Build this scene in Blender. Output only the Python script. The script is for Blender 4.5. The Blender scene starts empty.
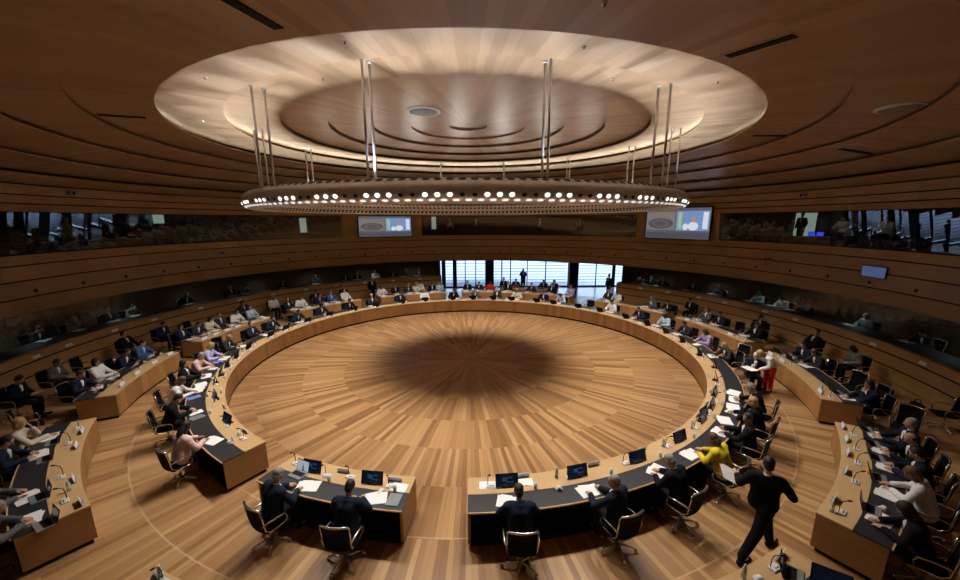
import bpy, math, random
from mathutils import Matrix, Vector, Euler
random.seed(7)
rad = math.radians; cos = math.cos; sin = math.sin; PI = math.pi
SC = bpy.context.scene
COL = SC.collection

# ------------------------------------------------------------------ camera
CAM_POS = Vector((0.0, -15.133, 5.7))
cam_data = bpy.data.cameras.new('camera')
cam_data.sensor_width = 36.0
cam_data.lens = 381.13 * 36 / 960
cam_data.shift_y = 11.35 / 960
cam_data.clip_start = 0.05
cam = bpy.data.objects.new('camera', cam_data); COL.objects.link(cam)
back = -Vector((0.02731302, 0.97779118, -0.20779415)).normalized()
right = Vector((2.52834, -0.0723, -0.0079)).normalized()
right = (right - back * right.dot(back)).normalized()
up = back.cross(right)
M = Matrix((right, up, back)).transposed().to_4x4(); M.translation = CAM_POS
cam.matrix_world = M
SC.camera = cam

# ------------------------------------------------------------------ world, exposure
SC.view_settings.view_transform = 'Standard'
SC.view_settings.look = 'None'
SC.view_settings.gamma = 1.0
SC.view_settings.exposure = 0.0
SC.view_settings.use_curve_mapping = False
world = bpy.data.worlds.new('daylight'); SC.world = world
world.use_nodes = True
bg = world.node_tree.nodes['Background']
bg.inputs[0].default_value = (0.56, 0.73, 1.0, 1)
bg.inputs[1].default_value = 4.2

UP_INNER = 85.0
DOWN_DESK, DOWN_FLOOR, UP_LIGHT, COVE_E, COVE_F = 505.0, 585.0, 230.0, 2.0, 4.5
WARM = (1.0, 0.93, 0.82)

def spot(name, loc, target, power, size, blend, radius, color=WARM):
    d = bpy.data.lights.new(name, 'SPOT'); d.energy = power; d.spot_size = rad(size)
    d.spot_blend = blend; d.shadow_soft_size = radius; d.color = color
    o = bpy.data.objects.new(name, d); COL.objects.link(o)
    o.location = loc
    o.rotation_euler = (Vector(target) - Vector(loc)).to_track_quat('-Z', 'Y').to_euler()
    return o

def pol(R, a, z=0.0):
    return Vector((R * cos(rad(a)), R * sin(rad(a)), z))

NL = 36
for i in range(NL):
    a = 360.0 / NL * (i + 0.5)
    spot('ring_spot_desk', pol(7.42, a, 6.0), pol(9.9, a, 0.0), DOWN_DESK, 76, 1.0, 0.05)
    spot('ring_spot_floor', pol(7.05, a, 6.0), pol(5.75, a, 0.0), DOWN_FLOOR, 47, 1.0, 0.05)
for i in range(36):
    a = 10.0 * i + 4
    spot('ring_uplight', pol(7.2, a, 6.62), pol(7.5, a, 8.5), UP_LIGHT, 72, 0.35, 0.06, (0.84, 0.96, 1.18))
    if i % 2: spot('ceiling_fill_inner', pol(6.95, a, 6.6), pol(3.4, a, 8.9), UP_INNER, 100, 1.0, 0.4, (1.0, 0.95, 0.88))  # wide second set added to brighten the ceiling centre
for side in (range(106, 262, 13), range(-78, 46, 13)):       # unseen fill lights added to brighten the seats behind the lower glass
    for a in side:
        d = bpy.data.lights.new('gallery_fill', 'SPOT'); d.energy = 14.0; d.spot_size = rad(130); d.spot_blend = 1.0; d.shadow_soft_size = 0.1; d.color = (0.85, 0.95, 1.0)
        o = bpy.data.objects.new('gallery_fill', d); COL.objects.link(o); o.location = pol(16.4, a, 2.45)
portal = bpy.data.lights.new('window_portal', 'AREA'); portal.shape = 'RECTANGLE'
portal.size = 22.0; portal.size_y = 3.0; portal.cycles.is_portal = True
po = bpy.data.objects.new('window_portal', portal); COL.objects.link(po)
po.location = (5.0, 17.9, 1.5); po.rotation_euler = (rad(-90), 0, 0)

# ------------------------------------------------------------------ materials
def newmat(name):
    m = bpy.data.materials.new(name); m.use_nodes = True
    nt = m.node_tree
    return m, nt, nt.nodes['Principled BSDF']

def N(nt, t, **kw):
    n = nt.nodes.new(t)
    for k, v in kw.items(): setattr(n, k, v)
    return n

def mth(nt, op, a, b=None, c=None):
    n = nt.nodes.new('ShaderNodeMath'); n.operation = op
    for i, v in enumerate((a, b, c)):
        if v is None: continue
        if isinstance(v, (int, float)): n.inputs[i].default_value = v
        else: nt.links.new(v, n.inputs[i])
    return n.outputs[0]

def ramp(nt, fac, stops):
    r = nt.nodes.new('ShaderNodeValToRGB')
    el = r.color_ramp.elements
    while len(el) < len(stops): el.new(0.5)
    for e, (p, c) in zip(el, stops):
        e.position = p; e.color = (c[0], c[1], c[2], 1)
    nt.links.new(fac, r.inputs[0])
    return r.outputs[0]

def polar(nt):
    g = nt.nodes.new('ShaderNodeNewGeometry')
    s = nt.nodes.new('ShaderNodeSeparateXYZ'); nt.links.new(g.outputs['Position'], s.inputs[0])
    x, y, z = s.outputs
    r = mth(nt, 'SQRT', mth(nt, 'ADD', mth(nt, 'MULTIPLY', x, x), mth(nt, 'MULTIPLY', y, y)))
    t = mth(nt, 'ADD', mth(nt, 'DIVIDE', mth(nt, 'ARCTAN2', y, x), 2 * PI), 0.5)
    return r, t, z

def comb(nt, a, b, c):
    n = nt.nodes.new('ShaderNodeCombineXYZ')
    for i, v in enumerate((a, b, c)):
        if isinstance(v, (int, float)): n.inputs[i].default_value = v
        else: nt.links.new(v, n.inputs[i])
    return n.outputs[0]

def wnoise(nt, vec):
    n = nt.nodes.new('ShaderNodeTexWhiteNoise'); n.noise_dimensions = '3D'
    nt.links.new(vec, n.inputs['Vector'])
    return n.outputs['Value']

def noise(nt, vec, scale, detail=3.0):
    n = nt.nodes.new('ShaderNodeTexNoise'); n.inputs['Scale'].default_value = scale
    n.inputs['Detail'].default_value = detail
    if vec is not None: nt.links.new(vec, n.inputs['Vector'])
    return n.outputs[0]

def mixc(nt, fac, a, b, mode='MIX'):
    n = nt.nodes.new('ShaderNodeMix'); n.data_type = 'RGBA'; n.blend_type = mode
    for sock, v in ((n.inputs[0], fac), (n.inputs[6], a), (n.inputs[7], b)):
        if isinstance(v, (int, float)): sock.default_value = v
        elif isinstance(v, tuple): sock.default_value = (*v[:3], 1)
        else: nt.links.new(v, sock)
    return n.outputs[2]

def radial_planks(name, cols, rough, pitch, sectors, k_w, seam=None, coat=0.0, jitter=1.0, coat_rough=0.22, start=0.0):
    """boards that run towards the room centre, laid sector by sector with staggered end joints"""
    m, nt, b = newmat(name)
    r, t, z = polar(nt)
    s = mth(nt, 'FLOOR', mth(nt, 'MULTIPLY', t, float(sectors)))
    off = mth(nt, 'MULTIPLY', wnoise(nt, comb(nt, s, 3.3, 1.7)), pitch * jitter)
    off = mth(nt, 'SUBTRACT', off, start)
    ro = mth(nt, 'ADD', r, off)
    ring = mth(nt, 'FLOOR', mth(nt, 'DIVIDE', ro, pitch))
    rmid = mth(nt, 'MAXIMUM', mth(nt, 'SUBTRACT', mth(nt, 'MULTIPLY', mth(nt, 'ADD', ring, 0.5), pitch), off), 0.3)
    k = mth(nt, 'MAXIMUM', mth(nt, 'ROUND', mth(nt, 'MULTIPLY', rmid, 2 * PI / sectors / k_w)), 1.0)
    u = mth(nt, 'MULTIPLY', mth(nt, 'MULTIPLY', t, float(sectors)), k)
    idx = mth(nt, 'FLOOR', u)
    rnd = wnoise(nt, comb(nt, idx, ring, s))
    grain = noise(nt, comb(nt, mth(nt, 'MULTIPLY', t, 900.0), mth(nt, 'MULTIPLY', r, 1.2), rnd), 1.0, 4.0)
    fac = mth(nt, 'ADD', mth(nt, 'MULTIPLY', rnd, 0.72), mth(nt, 'MULTIPLY', grain, 0.28))
    n = len(cols)
    c = ramp(nt, fac, [(0.08 + 0.84 * i / (n - 1), q) for i, q in enumerate(cols)])
    fr = mth(nt, 'FRACT', u)
    edge = mth(nt, 'LESS_THAN', mth(nt, 'MULTIPLY', mth(nt, 'MINIMUM', fr, mth(nt, 'SUBTRACT', 1.0, fr)),
               mth(nt, 'DIVIDE', mth(nt, 'MULTIPLY', r, 2 * PI / sectors), k)), 0.0022)
    c = mixc(nt, mth(nt, 'MULTIPLY', edge, 0.5), c, (0.05, 0.025, 0.01))
    if seam:
        for R in seam:
            d = mth(nt, 'LESS_THAN', mth(nt, 'ABSOLUTE', mth(nt, 'SUBTRACT', r, R)), 0.016)
            c = mixc(nt, mth(nt, 'MULTIPLY', d, 0.55), c, (0.55, 0.42, 0.27))
    nt.links.new(c, b.inputs['Base Color'])
    b.inputs['Roughness'].default_value = rough
    b.inputs['Coat Weight'].default_value = coat
    b.inputs['Coat Roughness'].default_value = coat_rough
    return m

def wrap_wood(name, c1, c2, rough=0.45, panel=0.0):
    """wood whose grain follows the round walls; panel = board length along the arc in degrees"""
    m, nt, b = newmat(name)
    r, t, z = polar(nt)
    if panel:
        s = mth(nt, 'FLOOR', mth(nt, 'MULTIPLY', t, 360.0 / panel))
        rnd = wnoise(nt, comb(nt, s, 1.0, 2.0))
        g = noise(nt, comb(nt, mth(nt, 'MULTIPLY', t, 1400.0), mth(nt, 'MULTIPLY', z, 2.0), r), 1.0, 3.0)
        f = mth(nt, 'ADD', mth(nt, 'MULTIPLY', rnd, 0.55), mth(nt, 'MULTIPLY', g, 0.45))
    else:
        s = mth(nt, 'FLOOR', mth(nt, 'MULTIPLY', t, 96.0))
        zb = mth(nt, 'FLOOR', mth(nt, 'MULTIPLY', z, 1.9))
        rnd = wnoise(nt, comb(nt, s, zb, 5.0))
        g = noise(nt, comb(nt, mth(nt, 'MULTIPLY', t, 60.0), mth(nt, 'MULTIPLY', z, 22.0), mth(nt, 'MULTIPLY', r, 3.0)), 1.0, 4.0)
        f = mth(nt, 'ADD', mth(nt, 'MULTIPLY', rnd, 0.4), mth(nt, 'MULTIPLY', g, 0.6))
    c = ramp(nt, f, [(0.15, c1), (0.85, c2)])
    nt.links.new(c, b.inputs['Base Color'])
    b.inputs['Roughness'].default_value = rough
    return m

def plain(name, col, rough=0.5, metal=0.0, var=0.06, scale=9.0, emit=None, estr=0.0, spec=None):
    m, nt, b = newmat(name)
    tc = nt.nodes.new('ShaderNodeTexCoord')
    f = noise(nt, tc.outputs['Object'], scale)
    lo = tuple(max(0, c * (1 - var * 2)) for c in col); hi = tuple(min(1, c * (1 + var * 2)) for c in col)
    nt.links.new(ramp(nt, f, [(0.25, lo), (0.75, hi)]), b.inputs['Base Color'])
    b.inputs['Roughness'].default_value = rough
    b.inputs['Metallic'].default_value = metal
    if spec is not None: b.inputs['Specular IOR Level'].default_value = spec
    if emit:
        b.inputs['Emission Color'].default_value = (*emit, 1)
        b.inputs['Emission Strength'].default_value = estr
    return m

MT = {}
MT['floor'] = radial_planks('oak_floor_boards', [(0.22, 0.108, 0.044), (0.34, 0.182, 0.078), (0.43, 0.243, 0.110), (0.53, 0.325, 0.160)],
                            0.34, 1.41, 72, 0.112, seam=(9.2, 10.64), coat=0.18, jitter=0.0, start=0.77)
MT['ceiling'] = radial_planks('veneer_ceiling_boards', [(0.28, 0.165, 0.078), (0.37, 0.230, 0.118), (0.44, 0.29, 0.162)],
                              0.40, 6.0, 120, 0.22, coat=0.5, jitter=0.0, coat_rough=0.34)
MT['wall'] = wrap_wood('slatted_wall_wood', (0.29, 0.158, 0.047), (0.40, 0.23, 0.078))
MT['rail'] = wrap_wood('parapet_wood', (0.40, 0.235, 0.085), (0.52, 0.315, 0.125))
MT['front'] = wrap_wood('desk_front_veneer', (0.25, 0.118, 0.036), (0.40, 0.20, 0.07), panel=1.7)
MT['top'] = wrap_wood('desk_top_maple', (0.50, 0.32, 0.155), (0.60, 0.40, 0.21), rough=0.4)
MT['endp'] = wrap_wood('desk_end_veneer', (0.30, 0.155, 0.05), (0.40, 0.215, 0.08))
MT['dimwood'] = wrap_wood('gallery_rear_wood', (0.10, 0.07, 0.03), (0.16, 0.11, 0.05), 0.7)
MT['leather'] = plain('black_leather', (0.020, 0.022, 0.028), 0.42, 0, 0.1, 40)
MT['black'] = plain('matt_black', (0.006, 0.006, 0.007), 0.7, 0, 0.1, spec=0.2)
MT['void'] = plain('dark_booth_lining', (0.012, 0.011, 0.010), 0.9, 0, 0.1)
MT['chairblack'] = plain('black_chair_fabric', (0.005, 0.005, 0.006), 0.9, 0, 0.1, spec=0.12)
MT['chrome'] = plain('polished_aluminium', (0.80, 0.80, 0.80), 0.22, 1.0, 0.02)
MT['ringmetal'] = plain('champagne_metal', (0.68, 0.64, 0.60), 0.42, 0.35, 0.03)
MT['hole'] = plain('dark_lamp_hole', (0.015, 0.013, 0.012), 0.6)
MT['lamp'] = plain('lit_lamp', (0.9, 0.9, 0.9), 0.5, 0, 0.0, emit=(1.0, 0.96, 0.90), estr=3.0)
MT['reflector'] = plain('lamp_reflector', (0.8, 0.8, 0.8), 0.2, 0.6, 0.02, emit=(0.9, 0.94, 1.0), estr=0.8)  # own emission stands in for lamp light on the reflectors
MT['steel'] = plain('brushed_steel_rod', (0.62, 0.60, 0.57), 0.32, 0.9, 0.03)
MT['paper'] = plain('white_paper', (0.80, 0.81, 0.83), 0.8, 0, 0.01)
MT['bluepaper'] = plain('blue_folder', (0.16, 0.20, 0.62), 0.6, 0, 0.05)
MT['grey'] = plain('grey_plastic', (0.22, 0.24, 0.27), 0.45, 0.2, 0.04)
MT['lightgrey'] = plain('light_grey_plastic', (0.68, 0.70, 0.74), 0.45, 0.1, 0.03)
MT['screen'] = plain('dark_screen', (0.01, 0.014, 0.022), 0.15, 0, 0.1, emit=(0.05, 0.16, 0.42), estr=0.02)
MT['window_ui'] = plain('screen_window', (0.02, 0.06, 0.12), 0.2, 0, 0.2, 30, emit=(0.10, 0.35, 0.8), estr=0.10)
MT['skin'] = plain('skin', (0.50, 0.29, 0.20), 0.55, 0, 0.05)
MT['skin_dark'] = plain('darker_skin', (0.30, 0.165, 0.105), 0.55, 0, 0.05)
MT['eye'] = plain('eye_dark', (0.03, 0.025, 0.02), 0.3)
MT['lip'] = plain('lips', (0.36, 0.13, 0.10), 0.5)
MT['bottle'] = plain('water_bottle_plastic', (0.55, 0.66, 0.66), 0.12, 0, 0.05)
MT['orange'] = plain('orange_juice', (0.75, 0.25, 0.03), 0.3)
MT['lobby'] = plain('lobby_stone', (0.45, 0.45, 0.46), 0.2, 0, 0.04, 2.0)
MT['bright_screen'] = plain('bright_document_screen', (0.1, 0.1, 0.1), 0.2, emit=(0.62, 0.72, 0.78), estr=0.5)

def fabric(name, col):
    if name not in MT: MT[name] = plain(name, col, 0.9, 0, 0.10, 60, spec=0.12)
    return MT[name]
FAB = {'black': (0.009, 0.009, 0.011), 'navy': (0.013, 0.018, 0.040), 'charcoal': (0.03, 0.032, 0.036), 'grey': (0.11, 0.115, 0.125),
       'white': (0.74, 0.74, 0.76), 'lightblue': (0.36, 0.50, 0.66), 'lavender': (0.42, 0.42, 0.72), 'pink': (0.66, 0.46, 0.47),
       'yellow': (0.66, 0.50, 0.035), 'cream': (0.62, 0.54, 0.44), 'red': (0.62, 0.035, 0.02), 'tan': (0.36, 0.22, 0.12),
       'teal': (0.06, 0.20, 0.24), 'blue': (0.05, 0.10, 0.30), 'greygreen': (0.17, 0.19, 0.17), 'floral': (0.32, 0.26, 0.45), 'green': (0.06, 0.32, 0.16)}
for k_, v_ in FAB.items(): fabric(k_ + '_cloth', v_)
HAIRC = {'dark': (0.018, 0.013, 0.010), 'black': (0.008, 0.007, 0.007), 'brown': (0.075, 0.042, 0.022), 'gray': (0.26, 0.255, 0.25),
         'white': (0.55, 0.54, 0.52), 'blond': (0.42, 0.27, 0.12), 'chestnut': (0.13, 0.06, 0.03)}
for k_, v_ in HAIRC.items(): MT[k_ + '_hair'] = plain(k_ + '_hair', v_, 0.6, 0, 0.15, 50)

def glass_mat(name, refl, tint=(0.85, 0.93, 0.92)):
    m, nt, b = newmat(name)
    nt.nodes.remove(b)
    tr = N(nt, 'ShaderNodeBsdfTransparent'); tr.inputs[0].default_value = (*tint, 1)
    gl = N(nt, 'ShaderNodeBsdfGlossy'); gl.inputs['Roughness'].default_value = 0.0
    fr = N(nt, 'ShaderNodeFresnel'); fr.inputs[0].default_value = 1.52
    mx = N(nt, 'ShaderNodeMixShader')
    nt.links.new(mth(nt, 'MULTIPLY', fr.outputs[0], refl), mx.inputs[0])
    nt.links.new(tr.outputs[0], mx.inputs[1]); nt.links.new(gl.outputs[0], mx.inputs[2])
    nt.links.new(mx.outputs[0], nt.nodes['Material Output'].inputs[0])
    return m
MT['glass'] = glass_mat('booth_glass', 2.0)
MT['lowglass'] = glass_mat('gallery_glass', 0.10)
MT['clearglass'] = glass_mat('facade_glass', 0.8, (0.95, 0.98, 1.0))

# ------------------------------------------------------------------ mesh helpers
class MB:
    def __init__(s): s.v = []; s.f = []; s.m = []; s.sm = []
    def add(s, vs, fs, mi=0, smooth=False):
        o = len(s.v); s.v += [tuple(v) for v in vs]
        for f in fs: s.f.append(tuple(o + i for i in f)); s.m.append(mi); s.sm.append(smooth)
    def box(s, c, size, rot=None, mi=0):
        hx, hy, hz = size[0] / 2, size[1] / 2, size[2] / 2
        pts = [Vector((x, y, z)) for z in (-hz, hz) for y in (-hy, hy) for x in (-hx, hx)]
        if rot is not None: pts = [rot @ p for p in pts]
        c = Vector(c)
        s.add([p + c for p in pts], [(0, 2, 3, 1), (4, 5, 7, 6), (0, 1, 5, 4), (2, 6, 7, 3), (0, 4, 6, 2), (1, 3, 7, 5)], mi)
    def bbox(s, c, size, bev, rot=None, mi=0):
        """box with chamfered vertical and horizontal edges (three stacked rings)"""
        hx, hy, hz = size[0] / 2, size[1] / 2, size[2] / 2
        rings = [(-hz, bev), (-hz + bev, 0), (hz - bev, 0), (hz, bev)]
        vs = []
        for z, i in rings:
            a, b_ = hx - i, hy - i; k = bev * 0.7
            vs += [Vector(q) for q in ((a - k, -b_, z), (a, -b_ + k, z), (a, b_ - k, z), (a - k, b_, z), (-a + k, b_, z), (-a, b_ - k, z), (-a, -b_ + k, z), (-a + k, -b_, z))]
        if rot is not None: vs = [rot @ p for p in vs]
        c = Vector(c)
        fs = [tuple(range(7, -1, -1)), tuple(range(24, 32))]
        for r in range(3):
            for i in range(8):
                j = (i + 1) % 8
                fs.append((r * 8 + i, r * 8 + j, r * 8 + 8 + j, r * 8 + 8 + i))
        s.add([p + c for p in vs], fs, mi)
    def tube(s, pts, radii, n=8, mi=0, cap=True):
        pts = [Vector(p) for p in pts]
        if isinstance(radii, (int, float)): radii = [radii] * len(pts)
        vs = []; prev = None
        for i, p in enumerate(pts):
            d = (pts[min(i + 1, len(pts) - 1)] - pts[max(i - 1, 0)]).normalized()
            if prev is None:
                ref = Vector((0, 0, 1)) if abs(d.z) < 0.9 else Vector((1, 0, 0))
                u = d.cross(ref).normalized()
            else:
                u = (prev - d * prev.dot(d)).normalized()
            prev = u; w = d.cross(u)
            for k in range(n):
                t = 2 * PI * k / n
                vs.append(p + (u * cos(t) + w * sin(t)) * radii[i])
        fs = []
        for i in range(len(pts) - 1):
            for k in range(n):
                j = (k + 1) % n
                fs.append((i * n + k, i * n + j, i * n + n + j, i * n + n + k))
        if cap:
            fs.append(tuple(range(n - 1, -1, -1))); L = (len(pts) - 1) * n
            fs.append(tuple(range(L, L + n)))
        s.add(vs, fs, mi, True)
    def ell(s, c, r, rot=None, nu=12, nv=8, mi=0):
        c = Vector(c); vs = [Vector((0, 0, -1))]
        for j in range(1, nv):
            ph = -PI / 2 + PI * j / nv
            for i in range(nu):
                t = 2 * PI * i / nu
                vs.append(Vector((cos(ph) * cos(t), cos(ph) * sin(t), sin(ph))))
        vs.append(Vector((0, 0, 1)))
        vs = [Vector((v.x * r[0], v.y * r[1], v.z * r[2])) for v in vs]
        if rot is not None: vs = [rot @ v for v in vs]
        fs = []
        for i in range(nu):
            j = (i + 1) % nu
            fs.append((0, 1 + j, 1 + i))
            for k in range(nv - 2):
                a = 1 + k * nu
                fs.append((a + i, a + j, a + nu + j, a + nu + i))
            a = 1 + (nv - 2) * nu
            fs.append((a + i, a + j, len(vs) - 1))
        s.add([v + c for v in vs], fs, mi, True)
    def cap(s, p0, r0, p1, r1, n=12, mi=0):
        """tapered capsule"""
        p0 = Vector(p0); p1 = Vector(p1); d = (p1 - p0)
        L = d.length or 1e-4; d = d / L
        pts = []; rr = []
        for t in (-1.0, -0.85, -0.5, 0.0): pts.append(p0 + d * r0 * t); rr.append(max(r0 * math.sqrt(max(0, 1 - t * t)), r0 * 0.05))
        for t in (0.0, 0.5, 0.85, 1.0): pts.append(p1 + d * r1 * t); rr.append(max(r1 * math.sqrt(max(0, 1 - t * t)), r1 * 0.05))
        s.tube(pts, rr, n, mi)
    def sector(s, prof, a0, a1, n, mi=0, caps=True, smooth=False, mis=None):
        """closed (R,z) outline swept from angle a0 to a1"""
        k = len(prof); vs = []; fs = []
        for i in range(n + 1):
            a = rad(a0 + (a1 - a0) * i / n)
            for R, z in prof: vs.append((R * cos(a), R * sin(a), z))
        o = len(s.v); s.v += vs
        for i in range(n):
            for q in range(k):
                w = (q + 1) % k
                s.f.append((o + i * k + q, o + i * k + w, o + (i + 1) * k + w, o + (i + 1) * k + q))
                s.m.append(mi if mis is None else mis[q]); s.sm.append(smooth)
        if caps:
            s.f.append(tuple(o + q for q in range(k - 1, -1, -1))); s.m.append(mi); s.sm.append(False)
            s.f.append(tuple(o + n * k + q for q in range(k))); s.m.append(mi); s.sm.append(False)
    def lathe(s, prof, n, mi=0, mis=None, a0=0.0, a1=360.0):
        """open (R,z) line swept; full circle closes"""
        full = abs(a1 - a0 - 360) < 1e-6; k = len(prof); o = len(s.v); cnt = n if full else n + 1
        for i in range(cnt):
            a = rad(a0 + (a1 - a0) * i / n)
            for R, z in prof: s.v.append((R * cos(a), R * sin(a), z))
        for i in range(n):
            j = (i + 1) % cnt
            for q in range(k - 1):
                s.f.append((o + i * k + q, o + j * k + q, o + j * k + q + 1, o + i * k + q + 1))
                s.m.append(mi if mis is None else mis[q]); s.sm.append(False)
    def disc(s, c, nrm, r1, r2, updir, n=12, mi=0, dome=0.0):
        nrm = Vector(nrm).normalized(); u = (Vector(updir) - nrm * Vector(updir).dot(nrm)).normalized(); w = nrm.cross(u)
        c = Vector(c)
        vs = [c + u * r2 * cos(2 * PI * i / n) + w * r1 * sin(2 * PI * i / n) for i in range(n)]
        if dome:
            vs.append(c + nrm * dome); s.add(vs, [(i, (i + 1) % n, n) for i in range(n)], mi, True)
        else: s.add(vs, [tuple(range(n))], mi)
    def mesh(s, name, mats, off=None):
        me = bpy.data.meshes.new(name)
        vs = s.v if off is None else [(x - off[0], y - off[1], z - off[2]) for x, y, z in s.v]
        me.from_pydata(vs, [], s.f)
        for m in (mats if isinstance(mats, (list, tuple)) else [mats]): me.materials.append(m)
        me.polygons.foreach_set('material_index', s.m)
        me.polygons.foreach_set('use_smooth', s.sm)
        me.update()
        return me
    def build(s, name, mats, parent=None, off=None):
        o = bpy.data.objects.new(name, s.mesh(name, mats, off)); COL.objects.link(o)
        if parent is not None: o.parent = parent
        elif off is not None: o.location = off
        return o

def tag(o, label=None, cat=None, group=None, kind=None):
    if label: o['label'] = label
    if cat: o['category'] = cat
    if group: o['group'] = group
    if kind: o['kind'] = kind
    return o
def thing(name, label, cat, loc=(0, 0, 0), rz=0.0, group=None):
    o = bpy.data.objects.new(name, None); COL.objects.link(o)
    o.empty_display_size = 0.1
    o.location = loc; o.rotation_euler = (0, 0, rad(rz))
    return tag(o, label, cat, group)
def struct(name, mb, mats): return tag(mb.build(name, mats), kind='structure')
def inst(name, me, parent=None, mat=None, loc=None, rz=None):
    o = bpy.data.objects.new(name, me); COL.objects.link(o)
    if parent is not None: o.parent = parent
    if loc is not None: o.location = loc
    if rz is not None: o.rotation_euler = (0, 0, rad(rz))
    if mat is not None:
        ms = mat if isinstance(mat, (list, tuple)) else [mat]
        for i, m in enumerate(ms):
            o.material_slots[i].link = 'OBJECT'; o.material_slots[i].material = m
    return o
def copy_tree(src, parent=None):
    c = src.copy(); COL.objects.link(c)
    if parent is not None: c.parent = parent
    for ch in list(src.children): copy_tree(ch, c)
    return c
ORD = ['zeroth', 'first', 'second', 'third', 'fourth', 'fifth', 'sixth', 'seventh', 'eighth', 'ninth', 'tenth', 'eleventh', 'twelfth', 'thirteenth',
       'fourteenth', 'fifteenth', 'sixteenth', 'seventeenth', 'eighteenth', 'nineteenth', 'twentieth', 'twenty-first', 'twenty-second', 'twenty-third']

# ------------------------------------------------------------------ structure: floor
mb = MB()
mb.lathe([(0.001, 0.0), (4, 0.0), (8, 0), (12, 0), (15.9, 0.0)], 180)
struct('floor', mb, MT['floor'])
FY = 17.5                                     # the flat glass facade stands on this line
def clipped(R, a):
    x, y = R * cos(rad(a)), R * sin(rad(a))
    return x, min(y, FY)
mb = MB()                                     # lobby floor beyond the ring, a little lower so the boards win
vs = [(15.85 * cos(rad(a)), 15.85 * sin(rad(a)), 0.0) for a in range(0, 361, 3)] + [(*clipped(23, a), 0.0) for a in range(0, 361, 3)]
mb.add(vs, [(i, i + 121, i + 122, i + 1) for i in range(120)])
struct('floor_lobby', mb, MT['lobby'])

# ------------------------------------------------------------------ structure: stepped round ceiling
RI = [0.70, 2.08, 3.46, 4.845, 6.23, 7.615, 9.0, 10.42, 11.79, 13.12, 14.40]
ZI = [9.10, 9.04, 8.96, 8.84, 8.72, 8.58, 8.39, 8.23, 7.98, 7.60, 7.20]
ST = [0.07, 0.07, 0.10, 0.12, 0.13, 0.19, 0.20, 0.10, 0.10, 0.10, 0.14]
COVE = (5, 6)                                  # the two steps that hide a strip of cove lights
prof = [(0.001, ZI[0] + ST[0])]; mi = []
for q_, (R, z, s_) in enumerate(zip(RI, ZI, ST)):
    dp = 0.34 if q_ in COVE else 0.16
    prof += [(R + dp, z + s_), (R + dp, z + 0.045), (R + 0.012, z + 0.045), (R, z + 0.033), (R, z)]
    mi += [0, 1, 1, 0, 0]  # slot backs and ledges coloured black so the gaps read as shade
prof += [(15.42, 7.02)]; mi += [0]
mb = MB(); mb.lathe(prof, 192, mis=mi)
struct('ceiling', mb, [MT['ceiling'], MT['black']])
for q_, power in ((5, COVE_F), (6, COVE_E)):
    for i in range(24):
        a = 15.0 * i + 3; d = bpy.data.lights.new('cove_strip', 'AREA'); d.shape = 'RECTANGLE'
        d.size = 2 * PI * RI[q_] / 24; d.size_y = 0.05; d.energy = power; d.color = (1.0, 0.86, 0.62)
        o = bpy.data.objects.new('cove_strip', d); COL.objects.link(o)
        o.location = pol(RI[q_] + 0.2, a, ZI[q_] + 0.056)
        nrm = Vector((-cos(rad(a)) * 0.55, -sin(rad(a)) * 0.55, 0.83)); tg = Vector((-sin(rad(a)), cos(rad(a)), 0))
        zz = -nrm.normalized(); yy = zz.cross(tg)
        o.rotation_euler = Matrix((tg, yy, zz)).transposed().to_euler()

# ------------------------------------------------------------------ structure: walls
def slat_wall(name, lines, a0, a1, n, mat, g=0.022, depth=0.06):
    """lines: list of (R,z) from top to bottom; a dark groove is cut at every inner line"""
    prof = []; mi = []
    for i, (R, z) in enumerate(lines):
        if i in (0, len(lines) - 1): prof.append((R, z)); mi.append(0)
        else:
            prof += [(R, z + g), (R + depth, z + g), (R + depth, z - g), (R, z - g)]
            mi += [1, 1, 1, 0]
    mi = mi[:len(prof) - 1]
    if len(mi) < len(prof) - 1: mi += [0]
    m_ = MB(); m_.lathe(prof, n, mis=mi, a0=a0, a1=a1)
    return struct(name, m_, [mat, MT['black']])
slat_wall('wall_upper', [(15.42, 7.02), (15.44, 6.98), (15.50, 6.62), (15.55, 6.32), (15.55, 6.05)], 0, 360, 180, MT['wall'])
slat_wall('wall_middle', [(15.72, 4.55), (15.70, 4.20), (15.70, 3.67), (15.70, 3.08), (15.76, 2.52)], 0, 360, 180, MT['wall'])
mb = MB(); mb.lathe([(15.55, 6.05), (15.9, 6.05)], 180); mb.lathe([(15.72, 4.55), (16.2, 4.55)], 180)
struct('trim_1', mb, MT['wall'])
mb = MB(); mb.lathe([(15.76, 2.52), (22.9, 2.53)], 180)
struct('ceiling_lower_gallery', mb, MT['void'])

WINDOWS = [(125.0, 204.0), (43.6, 103.6), (-24.0, 24.6), (230.0, 310.0)]      # glazed runs of the upper gallery
SOLID = [(103.6, 125.0), (24.6, 43.6), (204.0, 230.0), (310.0, 336.0)]
mb = MB()
for a0, a1 in SOLID:
    mb.sector([(15.55, 6.08), (15.72, 4.52), (15.95, 4.52), (15.95, 6.08)], a0, a1, max(3, int((a1 - a0) / 2)))
struct('wall_piers', mb, MT['wall'])
for k, (a0, a1) in enumerate(WINDOWS):
    mb = MB(); mb.lathe([(15.58, 6.05), (15.78, 4.55)], int((a1 - a0) / 2), a0=a0, a1=a1)
    w = struct('window_%d' % (k + 1), mb, MT['glass'])
    mb = MB()
    mb.sector([(15.56, 6.06), (15.62, 6.06), (15.62, 6.02), (15.56, 6.02)], a0, a1, int((a1 - a0) / 2))
    mb.sector([(15.73, 4.60), (15.81, 4.60), (15.81, 4.55), (15.73, 4.55)], a0, a1, int((a1 - a0) / 2))
    mb.build('window_frame', MT['black'], w)

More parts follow.
